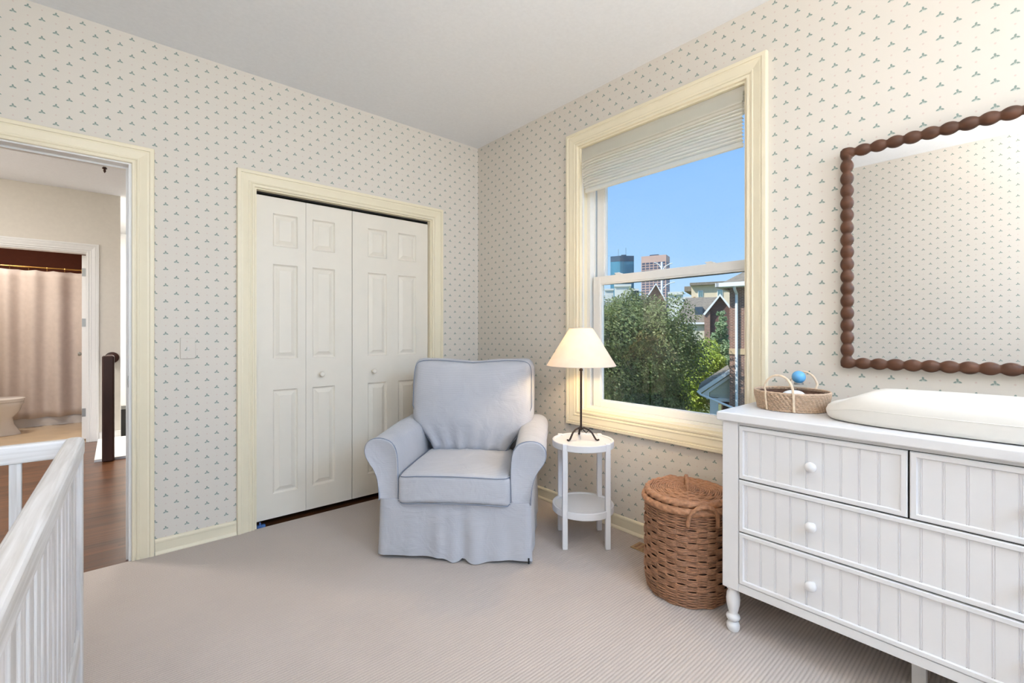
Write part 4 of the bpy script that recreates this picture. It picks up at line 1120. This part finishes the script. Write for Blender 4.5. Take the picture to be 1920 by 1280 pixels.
# street lamp
k = 55; sl_ = ext('street_lamp', 'tall white street lamp with curved arms in front of the brown tower', 'street light', k, 1241, -3.5)
tp_ = zz_(491, k)+3.5
MB().tube([(0, 0, q*tp_/8) for q in range(9)], .13, 8).build('pole', 'whiteext', sl_, True)
for (yy, s_, sgn) in ((500, .8, 1), (497, .6, -1), (535, 1.0, 1)):
    z_ = zz_(yy, k)+3.5; MB().tube([(0, 0, z_-.5), (sgn*.5*s_, 0, z_+.05), (sgn*1.1*s_, 0, z_+.3), (sgn*1.5*s_, 0, z_+.35)], .06, 6).build('arm', 'whiteext', sl_, True)
# cream apartment block
k = 62; f_ = k*CT/K
ap = ext('apartment_block', 'cream stucco apartment block with a flat dark roof edge', 'building', k, 1343, -3.5, math.radians(-4))
tp_ = zz_(533, k)+3.5
MB().box((-48*f_, 0, 0), (60*f_, 12, tp_)).build('wall', 'stucco', ap)
MB().box((-50*f_, -.7, tp_-.05), (62*f_, 12.5, tp_+.32)).build('roof_edge', 'shingle', ap)
MB().box((-66*f_, 2, tp_-.6), (-46*f_, 10, tp_+.1)).build('roof_edge', 'shingle', ap)
for px0, px1 in ((1308, 1318), (1345, 1355), (1378, 1388)):
    fr_ = MB().box(((px0-1343)*f_, -.12, zz_(556, k)+3.5), ((px1-1343)*f_, .05, zz_(543.5, k)+3.5)).build('window', 'whiteext', ap)
    MB().box(((px0-1343+1)*f_, -.16, zz_(555, k)+3.5), ((px0-1343+4.6)*f_, -.10, zz_(544.5, k)+3.5)).box(((px0-1343+5.4)*f_, -.16, zz_(555, k)+3.5), ((px1-1343-1)*f_, -.10, zz_(544.5, k)+3.5)).build('pane', 'aptwin', fr_)
MB().box(((1299-1343)*f_, -.2, zz_(559, k)+3.5), ((1303-1343)*f_, .1, zz_(555, k)+3.5)).build('vent_grille', 'register', ap)
# gable with white rakes
def gable(parent, pxp, pk_y, pxl, yl, pxr, yr, c0, k, depth, wallm, rakew=2.2, base=0):
    f_ = k*CT/K; Pk = ((pxp-c0)*f_, zz_(pk_y, k)+3.5); L = ((pxl-c0)*f_, zz_(yl, k)+3.5); R_ = ((pxr-c0)*f_, zz_(yr, k)+3.5)
    pr = [(L[0], base), (R_[0], base), (R_[0], R_[1]), Pk, (L[0], L[1])]
    MB().rings([[(x, 0, z) for x, z in pr], [(x, depth, z) for x, z in pr]]).build('gable_wall', wallm, parent)
    for a, b_ in ((L, Pk), (R_, Pk)):
        d = Vector((b_[0]-a[0], b_[1]-a[1])); n_ = Vector((-d.y, d.x)).normalized(); n_ = n_ if n_.y > 0 else -n_
        a2 = (a[0]-d.normalized().x*.3, a[1]-d.normalized().y*.3); w_ = rakew*f_
        q = [a2, b_, (b_[0], b_[1]+w_*1.2), (a2[0]+n_.x*w_, a2[1]+n_.y*w_)]
        MB().rings([[(x, -.35, z) for x, z in q], [(x, -.02, z) for x, z in q]]).build('rake_board', 'whiteext', parent)
        q = [a2, b_, (b_[0], b_[1]+w_*.6), (a2[0]+n_.x*w_*.5, a2[1]+n_.y*w_*.5)]
        MB().rings([[(x, -.02, z) for x, z in q], [(x, depth, z) for x, z in q]]).build('gable_roof', 'shingle', parent)
k = 42; g1 = ext('brick_gable_house', 'brick gable with white rake boards rising behind the big tree', 'house', k, 1231, -3.5)
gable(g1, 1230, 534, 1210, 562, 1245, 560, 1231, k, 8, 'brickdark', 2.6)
k = 30; f_ = k*CT/K; g2 = ext('grey_roof_house', 'brick house with grey shingle roof and white gable edge left of the near brick wall', 'house', k, 1340, -3.5)
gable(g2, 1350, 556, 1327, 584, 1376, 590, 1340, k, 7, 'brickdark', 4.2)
zr_ = zz_(562, k+6)+3.5; ze_ = zz_(604, k)+3.5
MB().rings([[(-2.35, 0, ze_), (-2.0, 3.5, zr_), (-2.0, 7, zr_-.8)], [(.6, 0, ze_), (.6, 3.5, zr_), (.6, 7, zr_-.8)]]).build('main_roof', 'shingle', g2)
MB().box((-1.9, .15, 0), (.4, 6, ze_)).build('wall', 'siding', g2)
MB().box((-2.3, -.12, ze_-.12), (-.3, .05, ze_)).build('gutter', 'whiteext', g2)
MB().box((-1.25, 1.0, zz_(583, k)+3.1), (-.75, 2.2, zz_(573, k)+3.5)).build('dormer', 'cityglassdark', g2)
MB().box((-.62, -.25, 0), (-.28, .3, zz_(584, k)+3.5)).build('chimney_pier', 'brick', g2)
# near brick building
k = 14; f_ = k*CT/K; nb_ = ext('brick_building', 'red brick building with white gutter and downspout at the right of the window view', 'building', k, 1368, -3.5, math.radians(-10))
ez = zz_(538, k)+3.5
bz = (zz_(664, k)+3.5, zz_(653, k)+3.5)
MB().box((0, 0, 0), (4.5, 6, ez)).build('wall', 'brick', nb_)
MB().box((-.015, -.02, bz[0]), (4.5, 6, bz[1])).build('stone_band', 'stone', nb_)
MB().add([(-.28, -.4, ez+.03), (4.9, -.4, ez+.03), (4.9, 6.4, ez+.03), (-.28, 6.4, ez+.03), (2.0, 2.6, ez+1.75), (3.2, 2.6, ez+1.75)], [(0, 1, 5, 4), (1, 2, 5), (2, 3, 4, 5), (3, 0, 4), (3, 2, 1, 0)]).build('hip_roof', 'shingle', nb_)
MB().box((-.30, -.47, ez-.02), (4.9, -.36, ez+.10)).box((-.32, -.47, ez-.02), (-.22, 6.4, ez+.10)).box((-.25, -.4, ez-.03), (4.6, 0, ez)).build('gutter', 'whiteext', nb_)
MB().tube([(.20, -.40, ez), (.20, -.36, ez-.10), (.205, -.08, ez-.22), (.205, -.07, ez-.4), (.205, -.07, 0)], .042, 8).build('downspout', 'whiteext', nb_, True)
MB().tube([((1309-1368)*f_, -.3, zz_(735, k)+3.5), ((1316-1368)*f_, -.3, zz_(741, k)+3.5), ((1382-1368)*f_, -.12, zz_(765, k)+3.5)], .035, 8).build('porch_drain_pipe', 'whiteext', nb_, True)
# porch
k = 14.6; f_ = k*CT/K; pc = ext('porch', 'white gabled porch with pale siding and a square column below the brick building', 'porch', k, 1340, -3.5)
def pp(px, y): return ((px-1340)*f_, zz_(y, k)+3.5)
MB().rings([[(x, .0, z) for x, z in (pp(1331, 722), pp(1368, 699), pp(1368, 747), pp(1331, 747))], [(x, 2, z) for x, z in (pp(1331, 722), pp(1368, 699), pp(1368, 747), pp(1331, 747))]]).build('siding_gable', 'siding', pc)
m_ = MB()
for q in range(9):
    z = pp(0, 746)[1]+q*.10; x_ = pp(1331, 0)[0]; m_.box((x_, -.012, z), (x_+.63, .001, z+.012))
m_.build('siding_line', 'siding', pc)
q_ = [pp(1308, 732), pp(1368, 691), pp(1368, 698), pp(1313, 737)]
MB().rings([[(x, -.25, z) for x, z in q_], [(x, -.05, z) for x, z in q_]]).build('rake_board', 'whiteext', pc)
MB().rings([[(x, -.05, z) for x, z in q_], [(x, 2.2, z) for x, z in q_]]).build('porch_roof', 'shingle', pc)
q_ = [pp(1316, 738), pp(1368, 701), pp(1368, 707), pp(1330, 735), pp(1330, 748), pp(1325, 748)]
MB().rings([[(x, -.10, z) for x, z in q_], [(x, .0, z) for x, z in q_]]).build('trim_board', 'whiteext', pc)
MB().box((pp(1331, 0)[0], -.12, 0), (pp(1347, 0)[0], .14, pp(0, 745)[1])).build('column', 'whiteext', pc, bevel=.01)
MB().box((pp(1331, 0)[0], -.10, pp(0, 751)[1]), (pp(1368, 0)[0], .1, pp(0, 745)[1])).build('beam', 'whiteext', pc)
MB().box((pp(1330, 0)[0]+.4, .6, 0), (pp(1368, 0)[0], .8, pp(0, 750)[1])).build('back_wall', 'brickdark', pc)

# trees
def crown(blobs, nleaf, size, seed, squash=1.0):
    rnd = random.Random(seed); mb = MB(); tot = sum(b[3]**2 for b in blobs)
    for (x, y, z, r) in blobs:
        n = int(nleaf*r*r/tot)
        for _ in range(n):
            u = rnd.uniform(-1, 1); t_ = rnd.uniform(0, 2*PI); s = math.sqrt(1-u*u); d = Vector((s*math.cos(t_), s*math.sin(t_), u))
            lump = 1+.28*noise.noise(d*3.2+Vector((x, y, z)))
            rr = r*lump*(rnd.random()**.22); c = Vector((x, y, z))+Vector((d.x, d.y, d.z*squash))*rr
            nrm = (d+Vector((rnd.uniform(-1, 1), rnd.uniform(-1, 1), rnd.uniform(-.3, 1.2)))).normalized()
            a = nrm.cross(Vector((rnd.random(), rnd.random(), rnd.random()))).normalized(); b = nrm.cross(a)
            q = size*rnd.uniform(.6, 1.3)
            mb.v += [tuple(c-a*q), tuple(c-b*q*.55+nrm*q*.15), tuple(c+a*q), tuple(c+b*q*.55+nrm*q*.15)]
            n0 = len(mb.v)-4; mb.f.append([n0, n0+1, n0+2, n0+3]); mb.mi.append(0)
    return mb
def tree(name, label, k, px, blobs, nleaf, size, leafm, seed, trunk=(.16, 3.2), cat='tree', squash=1.0):
    t = ext(name, label, cat, k, px, -3.5)
    crown(blobs, nleaf, size, seed, squash).build('foliage', leafm, t)
    h = trunk[1]; mb = MB().tube([(.05*math.sin(q), .04*math.cos(q*1.3), q*h/6) for q in range(7)], lambda u: trunk[0]*(1-.5*u), 10)
    if trunk[0] < .075: mb.build('trunk', 'bark', t, True); return t
    mb.tube([(0, 0, h*.8), (.5, .2, h*1.1), (.9, .3, h*1.4)], trunk[0]*.4, 7); mb.tube([(0, 0, h*.85), (-.5, -.1, h*1.15), (-.8, 0, h*1.45)], trunk[0]*.4, 7)
    mb.build('trunk', 'bark', t, True)
    return t
rnd = random.Random(3)
bl1 = []
for i in range(44):
    a = rnd.uniform(0, 2*PI); rr = 1.75*math.sqrt(rnd.random()); z = rnd.uniform(-.2, 1)
    zc = 3.45+2.05*z*(1-(rr/6)**2)
    bl1.append((rr*math.cos(a), rr*math.sin(a)*.8, zc, rnd.uniform(.6, .9)))
bl1 += [(rnd.uniform(-2.4, 1.3), rnd.uniform(-.5, 1.2), rnd.uniform(.6, 2.6), .9) for _ in range(26)]
bl1 += [(rnd.uniform(-2.9, 1.5), rnd.uniform(-.5, .5), rnd.uniform(4.4, 5.35), .6) for _ in range(16)]
tree('maple_tree', 'large dark green leafy tree filling the lower left of the window view', 15, 1186, bl1, 140000, .042, 'leaf1', 11, (.2, 3.0))
bl2 = [(rnd.uniform(-1.1, .0), rnd.uniform(-.6, .8), rnd.uniform(1.5, 4.1), rnd.uniform(.35, .6)) for _ in range(22)]
tree('maple_sapling', 'bright yellow-green tree between the big tree and the brick building', 18.4, 1345, bl2, 15000, .055, 'leaf2', 12, (.08, 2.4))
bl3 = [(rnd.uniform(-.5, .3), rnd.uniform(-.4, .4), rnd.uniform(.9, 1.75), rnd.uniform(.3, .42)) for _ in range(14)]
tree('garden_shrub', 'bright green bush low in the window view left of the porch', 12.8, 1290, bl3, 9000, .045, 'leaf2', 13, (.05, 1.0), 'shrub')
bl4 = [(rnd.uniform(-.62, .45)*(1-q/13), rnd.uniform(-.3, .3), 2.9+q*.27, .30*(1-q/15)) for q in range(11) for _ in range(4)]
tree('young_spruce', 'feathery pale green tree rising in front of the grey-roofed house', 21, 1353, bl4, 9000, .06, 'leaf3', 14, (.07, 4.0))
bl5 = [(rnd.uniform(-3, .4), rnd.uniform(-.6, .6), rnd.uniform(.3, 1.9), rnd.uniform(.7, 1.0)) for _ in range(26)]
tree('hedge_row', 'dark hedge in the shade below and behind the big tree', 20, 1260, bl5, 16000, .09, 'leaf1', 15, (.1, .8), 'hedge')
